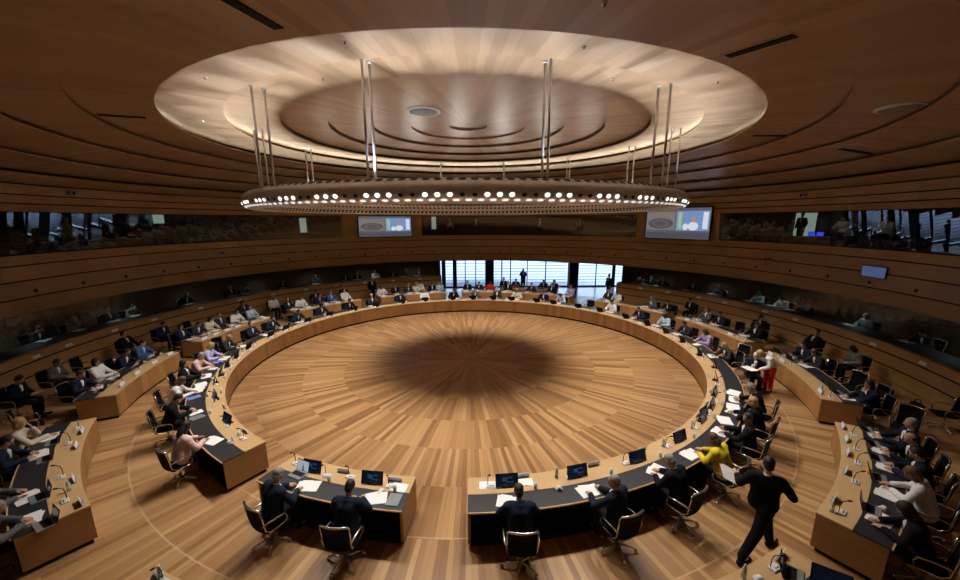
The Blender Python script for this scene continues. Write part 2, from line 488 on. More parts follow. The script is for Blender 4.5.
# booths behind the glass: dark slabs, outer shell and roof
shell_a = [i * 3 for i in range(121)]
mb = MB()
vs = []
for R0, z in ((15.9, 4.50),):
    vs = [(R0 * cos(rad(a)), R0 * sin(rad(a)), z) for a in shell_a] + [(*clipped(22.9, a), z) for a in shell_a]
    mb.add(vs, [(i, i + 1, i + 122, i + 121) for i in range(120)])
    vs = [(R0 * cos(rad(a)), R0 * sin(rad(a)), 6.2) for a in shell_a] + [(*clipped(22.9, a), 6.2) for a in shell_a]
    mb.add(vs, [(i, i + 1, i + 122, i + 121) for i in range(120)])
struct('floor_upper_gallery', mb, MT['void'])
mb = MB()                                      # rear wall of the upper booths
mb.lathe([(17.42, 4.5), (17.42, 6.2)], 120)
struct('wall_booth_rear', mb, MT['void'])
mb = MB()
vs = [(*clipped(23, a), 2.55) for a in shell_a] + [(*clipped(23, a), 10.0) for a in shell_a]
mb.add(vs, [(i, i + 1, i + 122, i + 121) for i in range(120)])
fa0 = math.degrees(math.asin(FY / 23)); 
lo = [(*clipped(23, a), -0.1) for a in shell_a] + [(*clipped(23, a), 2.55) for a in shell_a]
mb.add(lo, [(i, i + 1, i + 122, i + 121) for i in range(120) if not (fa0 <= shell_a[i] and shell_a[i + 1] <= 180 - fa0 + 1)])
vs = [(0, 0, 10.0)] + [(*clipped(23, a), 10.0) for a in shell_a]
mb.add(vs, [(0, i + 1, i + 2) for i in range(120)])
struct('wall_outer', mb, MT['void'])

# lower gallery parapet (open between 46 and 98 degrees for the lobby)
PA0, PA1 = 98.5, 406.5
slat_wall('wall_parapet', [(14.86, 1.43), (14.86, 1.12), (14.86, 0.68), (14.86, 0.20), (14.95, 0.19), (14.95, 0.0)], PA0, PA1, 154, MT['rail'])
mb = MB()
mb.sector([(14.86, 1.43), (15.02, 1.43), (15.02, 1.40), (14.86, 1.40)], PA0, PA1, 154, mi=0)
struct('trim_2', mb, MT['rail'])
mb = MB(); mb.sector([(15.02, 1.38), (16.10, 1.36), (16.10, 1.32), (15.02, 1.34)], PA0, PA1, 154)
struct('trim_3', mb, MT['leather'])
mb = MB()
for a in (PA0, PA1):
    u = Vector((cos(rad(a)), sin(rad(a)), 0))
    v0, v1 = u * 14.86, u * 15.76
    mb.add([v0, v1, v1 + Vector((0, 0, 1.43)), v0 + Vector((0, 0, 1.43))], [(0, 1, 2, 3)])
    w0, w1 = u * 15.72, u * 17.6
    mb.add([w0, w1, w1 + Vector((0, 0, 2.53)), w0 + Vector((0, 0, 2.53))], [(0, 1, 2, 3)])
struct('wall_parapet_end', mb, MT['rail'])
mb = MB(); mb.lathe([(15.72, 1.375), (15.74, 2.52)], 154, a0=PA0, a1=PA1)
struct('window_5', mb, MT['lowglass'])
mb = MB(); mb.lathe([(15.2, 0.56), (17.35, 0.56)], 120, a0=PA0, a1=PA1)
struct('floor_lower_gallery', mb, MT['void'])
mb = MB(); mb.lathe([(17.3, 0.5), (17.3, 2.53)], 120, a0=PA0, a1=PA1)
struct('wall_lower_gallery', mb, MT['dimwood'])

# glazed facade of the lobby
def facade(name, x0, x1, mull):
    mb = MB(); mb.add([(x0, FY, 0.02), (x1, FY, 0.02), (x1, FY, 2.6), (x0, FY, 2.6)], [(0, 1, 2, 3)])
    w = struct(name, mb, MT['clearglass'])
    mb = MB()
    for x, wd in mull: mb.box((x, FY - 0.02, 1.3), (wd, 0.12, 2.6))
    mb.box(((x0 + x1) / 2, FY - 0.02, 0.05), (x1 - x0, 0.12, 0.10)); mb.box(((x0 + x1) / 2, FY - 0.02, 2.58), (x1 - x0, 0.12, 0.10))
    mb.build('window_frame', MT['black'], w)
    mb = MB()
    z = 0.35
    while z < 2.55:
        mb.box(((x0 + x1) / 2, FY + 0.35, z), (x1 - x0, 0.10, 0.04)); z += 0.245
    tag(mb.build('louvre_blades', MT['grey'], w), 'grey horizontal louvre blades outside the glass')
    return w
facade('window_6', -15.2, 1.40, [(-2.2, 0.34), (-1.25, 0.34), (-4.0, 0.2), (-0.35, 0.08), (0.55, 0.08)])
facade('window_7', 2.05, 8.55, [(2.8, 0.10), (3.55, 0.08), (5.0, 0.06), (6.6, 0.08)])
facade('window_8', 9.3, 15.2, [(12.55, 0.26), (13.9, 0.2), (11.0, 0.06)])
mb = MB()
mb.bbox((1.72, FY - 0.25, 1.28), (0.72, 0.7, 2.55), 0.03); mb.bbox((8.93, FY - 0.25, 1.28), (0.78, 0.7, 2.55), 0.03)
struct('wall_facade_piers', mb, MT['black'])
mb = MB(); mb.add([(-60, FY + 1.2, -0.12), (60, FY + 1.2, -0.12), (60, FY + 60, -0.12), (-60, FY + 60, -0.12)], [(0, 1, 2, 3)])
struct('floor_terrace', mb, plain('pale_terrace', (0.45, 0.50, 0.60), 0.8))

# ------------------------------------------------------------------ ceiling fittings
def ceil_z(R):
    zs = [(0, 9.17)] + [(RI[i], ZI[i] + ST[i]) for i in range(len(RI))]
    prev = (0, 9.17)
    for i in range(len(RI)):
        if R <= RI[i]:
            z0 = 9.17 if i == 0 else ZI[i - 1]; r0 = 0 if i == 0 else RI[i - 1]
            return z0 + (ZI[i] + ST[i] - z0) * (R - r0) / (RI[i] - r0)
    return 7.1
def ceiling_slot(R, a, length, tang, label):
    u = pol(1, a); w = Vector((-u.y, u.x, 0))
    d = (u * cos(rad(tang)) + w * sin(rad(tang))).normalized()
    z = ceil_z(R); z2 = ceil_z(R + 0.1); sl = (z2 - z) / 0.1
    def lift(p): return p.to_3d() + Vector((0, 0, z + sl * (p.to_2d().length - R) - 0.012))
    c = pol(R, a); e = Vector((-d.y, d.x, 0))
    t = thing('air_slot', label, 'vent', lift(c), 0)
    base = lift(c)
    mb = MB(); pts = []
    for s1, s2 in ((-1, -1), (1, -1), (1, 1), (-1, 1)):
        q = lift(c + d * length / 2 * s1 + e * 0.085 * s2) - base; pts.append(q)
    mb.add(pts + [p + Vector((0, 0, 0.03)) for p in pts], [(3, 2, 1, 0), (4, 5, 6, 7), (0, 1, 5, 4), (1, 2, 6, 5), (2, 3, 7, 6), (3, 0, 4, 7)])
    mb.build('grille', MT['black'], t)
    mb = MB()
    for s2 in (-0.35, 0.35):
        q = [lift(c + d * length / 2 * s1 + e * (0.085 * s2 + w2)) - base - Vector((0, 0, 0.006)) for s1, w2 in ((-0.97, -0.006), (0.97, -0.006), (0.97, 0.006), (-0.97, 0.006))]
        mb.add(q + [p + Vector((0, 0, 0.008)) for p in q], [(3, 2, 1, 0), (4, 5, 6, 7), (0, 1, 5, 4), (1, 2, 6, 5), (2, 3, 7, 6), (3, 0, 4, 7)])
    mb.build('divider', MT['hole'], t)
ceiling_slot(9.82, -106.6, 0.95, 0, 'black slot in the ceiling near its front edge, left of centre')
ceiling_slot(9.72, -61.8, 0.95, 0, 'black slot in the ceiling near its front edge, right of centre')
ceiling_slot(9.88, -154.3, 0.95, 0, 'thin black slot in the dark ceiling left of the hanging ring')
ceiling_slot(9.97, -13.0, 0.95, 0, 'thin black slot in the dark ceiling right of the hanging ring')
ceiling_slot(12.6, -12.0, 0.9, 0, 'slim dark slot in the outer ceiling band, far right of the ring')
def ceiling_dome(R, a, r, label):
    z = ceil_z(R); t = thing('ceiling_speaker', label, 'ceiling speaker', pol(R, a, z - 0.03), a)
    mb = MB(); mb.tube([(0, 0, 0.05), (0, 0, 0.0), (0, 0, -0.015)], [r, r, r * 0.96], 28); mb.build('rim', MT['lightgrey'], t)
    mb = MB(); mb.ell((0, 0, -0.016), (r * 0.88, r * 0.88, 0.03), None, 24, 8); mb.build('grille', MT['grey'], t)
ceiling_dome(11.42, -33.4, 0.42, 'round grey disc in the dark ceiling at far right')
ceiling_dome(2.60, -122.0, 0.52, 'pale round disc near the middle of the ceiling')
k = 0
for R, a in ((8.35, -130), (8.3, -104), (8.2, -76), (8.3, -50), (8.2, -20), (6.7, -118), (6.8, -62), (8.3, -160), (9.9, -80)):
    z = ceil_z(R); t = thing('sprinkler', 'small dark sprinkler head in the wooden ceiling', 'sprinkler', pol(R, a, z), 0, 'sprinklers in the ceiling')
    mb = MB(); mb.tube([(0, 0, 0.01), (0, 0, -0.015)], 0.04, 12); mb.build('flange', MT['steel'], t)
    mb = MB(); mb.tube([(0, 0, -0.015), (0, 0, -0.05)], [0.018, 0.012], 10); mb.build('head', MT['grey'], t)

# ------------------------------------------------------------------ the hanging ring of lamps
RC, ZC, RA, RB = 7.19, 6.28, 0.29, 0.255
ring = thing('ring_chandelier', 'huge metal ring of spotlights hanging from the ceiling on steel rods', 'ceiling light', (0, 0, ZC))
mb = MB()
nu, nv = 192, 28
for i in range(nu):
    a = 2 * PI * i / nu
    for j in range(nv):
        ph = 2 * PI * j / nv; R = RC + RA * cos(ph)
        mb.v.append((R * cos(a), R * sin(a), RB * sin(ph)))
for i in range(nu):
    for j in range(nv):
        mb.f.append((i * nv + j, ((i + 1) % nu) * nv + j, ((i + 1) % nu) * nv + (j + 1) % nv, i * nv + (j + 1) % nv)); mb.m.append(0); mb.sm.append(True)
NH = 192
def ring_pt(a, ph, off=0.0):
    n = Vector((cos(ph) / RA, 0, sin(ph) / RB)).normalized()
    q = Vector((RC + RA * cos(ph), 0, RB * sin(ph))) + n * off
    ca, sa = cos(a), sin(a)
    return Vector((q.x * ca, q.x * sa, q.z)), Vector((n.x * ca, n.x * sa, n.z)), Vector((-sa, ca, 0))
# dark openings are punched as discs just proud of the skin (rows: top outer, top inner, inner side)
for ph_d, rt, ru in ((57, 0.083, 0.062), (118, 0.083, 0.055), (205, 0.075, 0.045), (222, 0.07, 0.04), (160, 0.075, 0.045)):
    for i in range(NH):
        p, n, tg = ring_pt(2 * PI * (i + 0.5) / NH, rad(ph_d), 0.004)
        mb.disc(p, n, ru, rt, tg, 12, 1)
body = mb.build('ring_body', [MT['ringmetal'], MT['hole']], ring)
lit = []; unlit = []
for i in range(NH):
    a = 2 * PI * (i + 0.5) / NH
    (lit if (i % 5) < 3 else unlit).append(a)
def front_key(a): return abs(((math.degrees(a) - 270 + 180) % 360) - 180)
lit.sort(key=front_key)
def lamp_mb(mb, a, ph_d, r1, r2):
    p, n, tg = ring_pt(a, rad(ph_d), 0.006); mb.disc(p, n, r1, r2, tg, 14, 0, 0.012)
for a in lit[:96]:
    m_ = MB(); lamp_mb(m_, a, -20, 0.040, 0.052); m_.build('lamp', MT['lamp'], ring)
m_ = MB()
for a in lit[96:]: lamp_mb(m_, a, -20, 0.040, 0.052)
tag(m_.build('lamp', MT['lamp'], ring), kind='stuff')
m_ = MB()
for a in unlit: lamp_mb(m_, a, -20, 0.040, 0.052)
tag(m_.build('unlit_lamp', MT['hole'], ring), 'dark unlit lamps between the bright ones', kind='stuff')
m_ = MB()
for i in range(NH): lamp_mb(m_, 2 * PI * i / NH, -46, 0.035, 0.07)
tag(m_.build('lower_reflector', MT['reflector'], ring), 'pale small reflectors along the bottom edge', kind='stuff')
for q_ in (-166, -137, -107, -80, -40.5, -14.0, 14.2, 41, 80, 107, 137, 166):
    a = -91.8 + q_
    for R, da in ((7.36, 0.0), (7.08, 0.0)):
        p = pol(R, a + da); zt = ceil_z(R) - ZC
        m_ = MB(); m_.tube([p + Vector((0, 0, RB * 0.75)), p + Vector((0, 0, zt - 0.02))], 0.027, 10)
        m_.tube([p + Vector((0, 0, zt - 0.05)), p + Vector((0, 0, zt + 0.01))], [0.05, 0.06], 12)
        m_.build('rod', MT['steel'], ring)

# ------------------------------------------------------------------ desks
DH = 0.745
def desk(name, label, R0, a0, a1, ends=(True, True), group=None, front=True):
    """curved desk: maple strip, black leather band, thin outer edge; veneered front on the inside, dark knee space outside"""
    am = (a0 + a1) / 2; base = pol(R0 + 0.45, am)
    t = thing(name, label, 'desk', base, 0, group)
    n = max(4, int(abs(a1 - a0) / 1.4)); B = (base.x, base.y, 0)
    def part(nm, mats, fn):
        m_ = MB(); fn(m_); return m_.build(nm, mats, t, B)
    T = 0.028
    part('worktop', MT['top'], lambda m: m.sector([(R0, DH - T), (R0 + 0.47, DH - T), (R0 + 0.47, DH), (R0, DH)], a0, a1, n))
    part('leather_inlay', MT['leather'], lambda m: m.sector([(R0 + 0.47, DH - T), (R0 + 0.918, DH - T), (R0 + 0.918, DH - 0.004), (R0 + 0.47, DH - 0.004)], a0, a1, n))
    part('edge_strip', MT['top'], lambda m: m.sector([(R0 + 0.918, DH - T), (R0 + 0.94, DH - T), (R0 + 0.94, DH), (R0 + 0.918, DH)], a0, a1, n))
    part('front_panel', MT['front'], lambda m: m.sector([(R0 + 0.012, 0.09), (R0 + 0.05, 0.09), (R0 + 0.05, DH - T), (R0 + 0.012, DH - T)], a0 + (0.32 if ends[0] else 0), a1 - (0.32 if ends[1] else 0), n))
    part('plinth', MT['black'], lambda m: m.sector([(R0 + 0.07, 0.0), (R0 + 0.86, 0.0), (R0 + 0.86, 0.085), (R0 + 0.07, 0.085)], a0 + 0.25, a1 - 0.25, n))  # black base, drawn wide to stand in for shade under the desk
    part('modesty_panel', MT['black'], lambda m: m.sector([(R0 + 0.36, 0.06), (R0 + 0.39, 0.06), (R0 + 0.39, DH - T), (R0 + 0.36, DH - T)], a0 + 0.2, a1 - 0.2, n))
    for a, on, sgn in ((a0, ends[0], 1), (a1, ends[1], -1)):
        if on:
            da = sgn * math.degrees(0.045 / R0)
            part('end_panel', MT['endp'], lambda m: m.sector([(R0 + 0.012, 0.08), (R0 + 0.90, 0.08), (R0 + 0.90, DH - T), (R0 + 0.012, DH - T)], min(a, a + da), max(a, a + da), 1))
    return t
GAPR, CUTL = -90.4, -123.6
desk('ring_desk', 'great round wooden desk with black leather band enclosing the empty floor', 8.51, GAPR, 360 + CUTL)
desk('curved_desk', 'short curved desk section for two, left of the front gap', 8.51, -116.4, -97.4)
OUT = [('left front', -149.0, -127.0), ('left second', -176.3, -156.6), ('left third', 155.6, 177.2), ('left fourth', 127.5, 148.8), ('left fifth', 98.5, 121.0),
       ('far centre', 74.5, 92.7), ('far centre right', 54.8, 72.2), ('right fourth', 23.5, 46.0), ('right third', -1.9, 19.5), ('right second', -28.9, -8.1), ('right front', -58.2, -36.2)]
OUTLAB = {'left front': 'outer curved desk at the bottom left edge of the picture', 'left second': 'outer curved desk at left, second from the front',
          'left third': 'outer curved desk at left, third from the front', 'left fourth': 'outer curved desk at far left, fourth from the front',
          'left fifth': 'outer curved desk at far left ending beside the windows', 'far centre': 'outer curved desk straight across under the bright windows',
          'far centre right': 'outer curved desk across the room, just left of the lobby walkway', 'right fourth': 'outer curved desk at far right beside the lobby walkway',
          'right third': 'outer curved desk at right, third from the front', 'right second': 'outer curved desk at right, behind the person in red trousers',
          'right front': 'outer curved desk at right with the white jacket sitter'}
for nm, a0, a1 in OUT: desk('outer_desk', OUTLAB[nm], 11.30, a0, a1)
desk('outer_desk', 'outer curved desk cut off by the bottom right corner of the picture', 11.33, -86.0, -64.8)
desk('outer_desk', 'outer curved desk barely entering at the bottom edge of the picture', 11.33, -113.6, -94.0)
desk('rear_desk', 'short rear desk close to the bright windows', 12.9, 62.0, 80.0)

# ------------------------------------------------------------------ chair
def chair_parts():
    P = {}
    # local frame: +x faces the desk, origin on the floor under the seat
    m = MB(); m.bbox((0.02, 0, 0.455), (0.46, 0.46, 0.06), 0.022); P['seat'] = (m, MT['chairblack'])
    m = MB()
    pts = [(-0.20, 0.47), (-0.225, 0.60), (-0.245, 0.76), (-0.275, 0.93)]
    vs = []; 
    for x, z in pts:
        for y in (-0.215, -0.11, 0, 0.11, 0.215):
            vs.append((x - 0.03 * (1 - (y / 0.215) ** 2), y, z))
    f = [(r * 5 + c, r * 5 + c + 1, r * 5 + c + 6, r * 5 + c + 5) for r in range(3) for c in range(4)]
    b0 = [(x - 0.028, y, z) for x, y, z in vs]
    fs = [q[::-1] for q in f] + [tuple(i + 20 for i in q) for q in f]
    for r in range(3):
        fs += [(r * 5, r * 5 + 5, r * 5 + 25, r * 5 + 20), (r * 5 + 9, r * 5 + 4, r * 5 + 24, r * 5 + 29)]
    for c in range(4): fs += [(c + 1, c, c + 20, c + 21), (15 + c, 16 + c, 36 + c, 35 + c)]
    m.add(vs + b0, fs, 0, True); P['backrest'] = (m, MT['chairblack'])
    m = MB()
    m.tube([(-0.255, -0.245, 0.92), (-0.28, -0.22, 0.955), (-0.315, -0.11, 0.962), (-0.325, 0, 0.962), (-0.315, 0.11, 0.962), (-0.28, 0.22, 0.955), (-0.255, 0.245, 0.92)], 0.019, 8)
    for s in (-1, 1):
        m.tube([(-0.255, 0.245 * s, 0.92), (-0.235, 0.243 * s, 0.74), (-0.21, 0.24 * s, 0.52), (-0.12, 0.238 * s, 0.445), (0.15, 0.238 * s, 0.45), (0.26, 0.236 * s, 0.43)], 0.014, 8)
    P['frame'] = (m, MT['chrome'])
    for s, nm in ((-1, 'armrest'), (1, 'armrest.001')):
        m = MB()
        m.tube([(-0.25, 0.245 * s, 0.63), (-0.17, 0.275 * s, 0.67), (0.02, 0.285 * s, 0.675), (0.13, 0.28 * s, 0.655), (0.17, 0.268 * s, 0.58), (0.14, 0.25 * s, 0.46)], 0.016, 8)
        P[nm] = (m, MT['chrome'])
    m = MB(); m.tube([(0, 0, 0.43), (0, 0, 0.30), (0, 0, 0.10)], [0.028, 0.028, 0.035], 12); m.box((0, 0, 0.42), (0.22, 0.30, 0.03)); P['column'] = (m, MT['chrome'])
    m = MB()
    for k in range(5):
        a = 2 * PI * k / 5 + 0.3
        m.tube([(0.02 * cos(a), 0.02 * sin(a), 0.115), (0.17 * cos(a), 0.17 * sin(a), 0.105), (0.31 * cos(a), 0.31 * sin(a), 0.08)], [0.026, 0.02, 0.014], 8)
    P['star_base'] = (m, MT['chrome'])
    for k in range(5):
        a = 2 * PI * k / 5 + 0.3; c = Vector((0.31 * cos(a), 0.31 * sin(a), 0.032)); w = Vector((-sin(a), cos(a), 0))
        m = MB(); m.tube([c - w * 0.022, c + w * 0.022], 0.032, 12); m.tube([c + Vector((0, 0, 0.025)), c + Vector((0, 0, 0.055))], 0.01, 8)
        P['caster' if k == 0 else 'caster.%03d' % k] = (m, MT['chrome'])
    return P
CP = chair_parts()
CMESH = {k: (m.mesh(k.split('.')[0], mt)) for k, (m, mt) in CP.items()}
full = MB()
for k, (m, mt) in CP.items():
    o = len(full.v); full.v += m.v
    full.f += [tuple(o + i for i in f) for f in m.f]; full.sm += m.sm
    full.m += [0 if mt is MT['chairblack'] else 1] * len(m.f)
CFULL = full.mesh('office_chair', [MT['chairblack'], MT['chrome']])
def chair(R, a, label, turn=0.0, group=None, detail=True):
    rz = a + 180 + turn
    if detail:
        t = thing('office_chair', label, 'chair', pol(R, a), rz, group)
        for k, me in CMESH.items(): inst(k.split('.')[0], me, t)
        return t
    o = inst('office_chair', CFULL, None, None, pol(R, a), rz)
    return tag(o, label, 'chair', group)

# ------------------------------------------------------------------ people
def remeshed(mb, vox, iters=2):
    me = mb.mesh('tmp', [])
    o = bpy.data.objects.new('tmp', me); COL.objects.link(o)
    md = o.modifiers.new('r', 'REMESH'); md.mode = 'VOXEL'; md.voxel_size = vox; md.use_smooth_shade = True
    sm = o.modifiers.new('s', 'SMOOTH'); sm.factor = 0.5; sm.iterations = iters
    dg = bpy.context.evaluated_depsgraph_get()
    ev = o.evaluated_get(dg); r = ev.to_mesh()
    vs = [tuple(v.co) for v in r.vertices]; fs = [tuple(p.vertices) for p in r.polygons]
    ev.to_mesh_clear(); bpy.data.objects.remove(o); bpy.data.meshes.remove(me)
    out = MB(); out.add(vs, fs, 0, True)
    return out
def lerp(a, b, t): return Vector(a) * (1 - t) + Vector(b) * t

def hand(mb, w, d, nrm, side, curl=0.5):
    """palm with four fingers and a thumb; w wrist, d pointing direction, nrm back of the hand"""
    w = Vector(w); d = Vector(d).normalized(); nrm = (Vector(nrm) - d * Vector(nrm).dot(d)).normalized()
    l = nrm.cross(d) * side                       # towards the thumb
    rot = Matrix((d, l, nrm)).transposed()
    mb.ell(w + d * 0.045, (0.055, 0.042, 0.017), rot, 10, 6)
    for k, (off, ln) in enumerate(((0.029, 0.072), (0.010, 0.080), (-0.010, 0.074), (-0.028, 0.058))):
        p = w + d * 0.085 + l * off; pts = [p - d * 0.02, p]; ang = 0.0
        for seg in (0.45, 0.30, 0.25):
            ang += curl * 0.55
            p = p + (d * cos(ang) - nrm * sin(ang)) * ln * seg; pts.append(p)
        mb.tube(pts, [0.0095, 0.0095, 0.009, 0.008, 0.0055], 6)
    p = w + d * 0.025 + l * 0.032
    mb.tube([p, p + d * 0.025 + l * 0.025 - nrm * 0.006, p + d * 0.055 + l * 0.034 - nrm * 0.014, p + d * 0.075 + l * 0.030 - nrm * 0.02], [0.014, 0.012, 0.010, 0.007], 6)

def pose(hip, lean, hp=20, hy=0, twist=0.0, armL=None, armR=None, legs=None, stand=False, scale=1.0, side=0.0):
    """joint positions; +x is forward, +y is the figure's left"""
    J = {}; hip = Vector(hip)
    tdir = Vector((sin(rad(lean)), sin(rad(side)), cos(rad(lean)))).normalized()
    yv = Vector((-sin(rad(twist)), cos(rad(twist)), 0)); fw = yv.cross(tdir)
    J['pelvis'] = hip; J['tdir'] = tdir; J['fw'] = fw; J['yv'] = yv
    J['belly'] = hip + tdir * 0.17; J['chest'] = hip + tdir * 0.35; J['neck'] = hip + tdir * 0.50 - fw * 0.01
    J['shL'] = hip + tdir * 0.44 + yv * 0.192; J['shR'] = hip + tdir * 0.44 - yv * 0.192
    R = Euler((0, rad(hp), rad(hy + twist)), 'XYZ').to_matrix() if False else (Matrix.Rotation(rad(hy + twist), 3, 'Z') @ Matrix.Rotation(rad(hp), 3, 'Y'))
    J['hrot'] = R
    J['head'] = J['neck'] + tdir * 0.06 + R @ Vector((0.025, 0, 0.125))
    for s, arm in (('L', armL), ('R', armR)): J['el' + s], J['wr' + s], J['hd' + s], J['hn' + s] = [Vector(q) for q in arm]
    for s, lg in zip('LR', legs): J['hp' + s], J['kn' + s], J['an' + s], J['to' + s] = [Vector(q) for q in lg]
    return J

def torso(mb, J, g=0.0, hem=0.0):
    y = J['yv']; f = J['fw']; t = J['tdir']
    for s in (-1, 1):
        mb.cap(J['pelvis'] + y * 0.085 * s, 0.118 + g, J['belly'] + y * 0.075 * s, 0.108 + g)
        mb.cap(J['belly'] + y * 0.075 * s, 0.108 + g, J['chest'] + y * 0.085 * s, 0.112 + g)
        sh = J['shL'] if s > 0 else J['shR']
        mb.cap(J['chest'] + y * 0.085 * s, 0.112 + g, sh - y * 0.03 * s, 0.072 + g)
    mb.cap(J['shL'], 0.066 + g, J['shR'], 0.066 + g)
    mb.cap(J['chest'], 0.10 + g, J['neck'] - t * 0.04, 0.062 + g)

def limbs_arm(mb, J, g=0.0, cut=1.0):
    for s in 'LR':
        mb.cap(J['sh' + s], 0.056 + g, J['el' + s], 0.043 + g)
        mb.cap(J['el' + s], 0.043 + g, lerp(J['el' + s], J['wr' + s], cut), 0.032 + g)

def limbs_leg(mb, J, g=0.0, cut=1.0):
    for s in 'LR':
        mb.cap(J['hp' + s], 0.088 + g, J['kn' + s], 0.060 + g)
        mb.cap(J['kn' + s], 0.060 + g, lerp(J['kn' + s], J['an' + s], cut), 0.042 + g)

def person_meshes(J, long_coat=0.0, skirt=False, bare_arms=False):
    """dict of meshes for one pose"""
    out = {}
    b = MB(); torso(b, J); limbs_arm(b, J); limbs_leg(b, J)
    for s in 'LR': b.cap(J['an' + s], 0.04, J['to' + s], 0.032)
    b.cap(J['neck'] - J['tdir'] * 0.05, 0.058, lerp(J['neck'], J['head'], 0.6), 0.053)
    R = J['hrot']; H = J['head']
    def hd(p): return H + R @ Vector(p)
    b.ell(hd((-0.012, 0, 0.022)), (0.098, 0.077, 0.098), R, 14, 10)
    b.ell(hd((0.022, 0, -0.045)), (0.068, 0.058, 0.078), R, 12, 8)
    b.cap(hd((0.055, 0, -0.095)), 0.024, hd((0.03, 0, -0.085)), 0.04)
    body = remeshed(b, 0.016)
    body.cap(hd((0.086, 0, 0.008)), 0.010, hd((0.100, 0, -0.028)), 0.015, 8)
    for s in (-1, 1):
        body.ell(hd((0.0, 0.078 * s, -0.008)), (0.022, 0.012, 0.033), R, 8, 6)
        body.ell(hd((0.079, 0.031 * s, 0.004)), (0.009, 0.014, 0.008), R, 8, 6, 1)
    body.ell(hd((0.084, 0, -0.062)), (0.009, 0.024, 0.008), R, 8, 6, 2)
    for s, sd in (('L', -1), ('R', 1)): hand(body, J['wr' + s], J['hd' + s], J['hn' + s], sd)
    out['body'] = body.mesh('body', [MT['skin'], MT['eye'], MT['lip']])
    j = MB(); torso(j, J, 0.014 if long_coat else 0.030); limbs_arm(j, J, 0.022, 0.62 if bare_arms else 0.93)
    if long_coat:
        for s in 'LR': j.cap(J['hp' + s], 0.118, lerp(J['hp' + s], J['kn' + s], long_coat), 0.104)
    out['jacket'] = remeshed(j, 0.018).mesh('jacket', [MT['navy_cloth']])
    tr = MB(); limbs_leg(tr, J, 0.026 if long_coat else 0.020, 0.95)
    tr.cap(J['pelvis'] + J['yv'] * 0.08, 0.125, J['pelvis'] - J['yv'] * 0.08, 0.125)
    if skirt:
        tr.cap(lerp(J['hpL'], J['hpR'], 0.5), 0.15, lerp(J['knL'], J['knR'], 0.5), 0.12)
    out['trousers'] = remeshed(tr, 0.018).mesh('trousers', [MT['black_cloth']])
    for s in 'LR':
        sh = MB()
        d = (J['to' + s] - J['an' + s]); d.z = 0; d.normalize()
        hl = Vector((J['an' + s].x, J['an' + s].y, 0.045)); tp = hl + d * 0.19
        zt = min(J['to' + s].z, 0.06) if J['an' + s].z < 0.2 else None
        if zt is None: hl = J['an' + s] - d * 0.02 - Vector((0, 0, 0.05)); tp = J['to' + s]
        else: tp.z = 0.038
        sh.cap(hl - d * 0.03, 0.044, tp, 0.037); sh.cap(J['an' + s], 0.05, hl, 0.045)
        out['shoe' + s] = sh.mesh('shoe', [MT['black']])
    f = J['fw']; t = J['tdir']; y = J['yv']
    c = MB(); c.cap(J['chest'] + f * 0.074 + t * 0.09, 0.058, J['chest'] + f * 0.098 - t * 0.03, 0.046)
    c.cap(J['neck'] - t * 0.035 + f * 0.012, 0.068, J['neck'] + t * 0.008 + f * 0.012, 0.061)
    out['collar'] = c.mesh('shirt', [MT['white_cloth']])
    return out

def hair_mesh(style):
    m = MB()
    if style == 'short':
        m.ell((-0.027, 0, 0.036), (0.096, 0.085, 0.097), None, 14, 10); m.ell((-0.055, 0, -0.02), (0.06, 0.074, 0.075), None, 12, 8)
    elif style == 'bald':
        for s in (-1, 1): m.ell((-0.03, 0.058 * s, -0.005), (0.062, 0.026, 0.045), None, 10, 6)
        m.ell((-0.085, 0, -0.015), (0.03, 0.062, 0.045), None, 10, 6)
    elif style == 'bob':
        m.ell((-0.025, 0, 0.038), (0.104, 0.094, 0.102), None, 14, 10); m.ell((-0.055, 0, -0.05), (0.068, 0.092, 0.10), None, 12, 8)
        for s in (-1, 1): m.ell((0.005, 0.078 * s, -0.045), (0.05, 0.024, 0.085), None, 10, 6)
    elif style == 'long':
        m.ell((-0.025, 0, 0.038), (0.102, 0.091, 0.102), None, 14, 10); m.ell((-0.07, 0, -0.09), (0.06, 0.092, 0.16), None, 12, 8)
        for s in (-1, 1): m.ell((0.0, 0.076 * s, -0.07), (0.045, 0.024, 0.12), None, 10, 6)
    elif style == 'curly':
        m.ell((-0.025, 0, 0.038), (0.102, 0.095, 0.102), None, 14, 10)
        rnd = random.Random(3)
        for k in range(26):
            a = rnd.uniform(0.7, 5.58); e = rnd.uniform(-0.5, 1.2)
            m.ell((-0.025 + 0.095 * cos(a) * cos(e), 0.088 * sin(a) * cos(e), 0.03 + 0.095 * sin(e)), (0.026, 0.026, 0.026), None, 6, 5)
    elif style == 'bun':
        m.ell((-0.025, 0, 0.036), (0.098, 0.086, 0.098), None, 14, 10); m.ell((-0.125, 0, 0.02), (0.045, 0.045, 0.045), None, 10, 8)
        m.ell((-0.055, 0, -0.02), (0.06, 0.074, 0.075), None, 12, 8)
    return m.mesh('hair', [MT['dark_hair']])
HAIR = {s: hair_mesh(s) for s in ('short', 'bald', 'bob', 'long', 'curly', 'bun')}

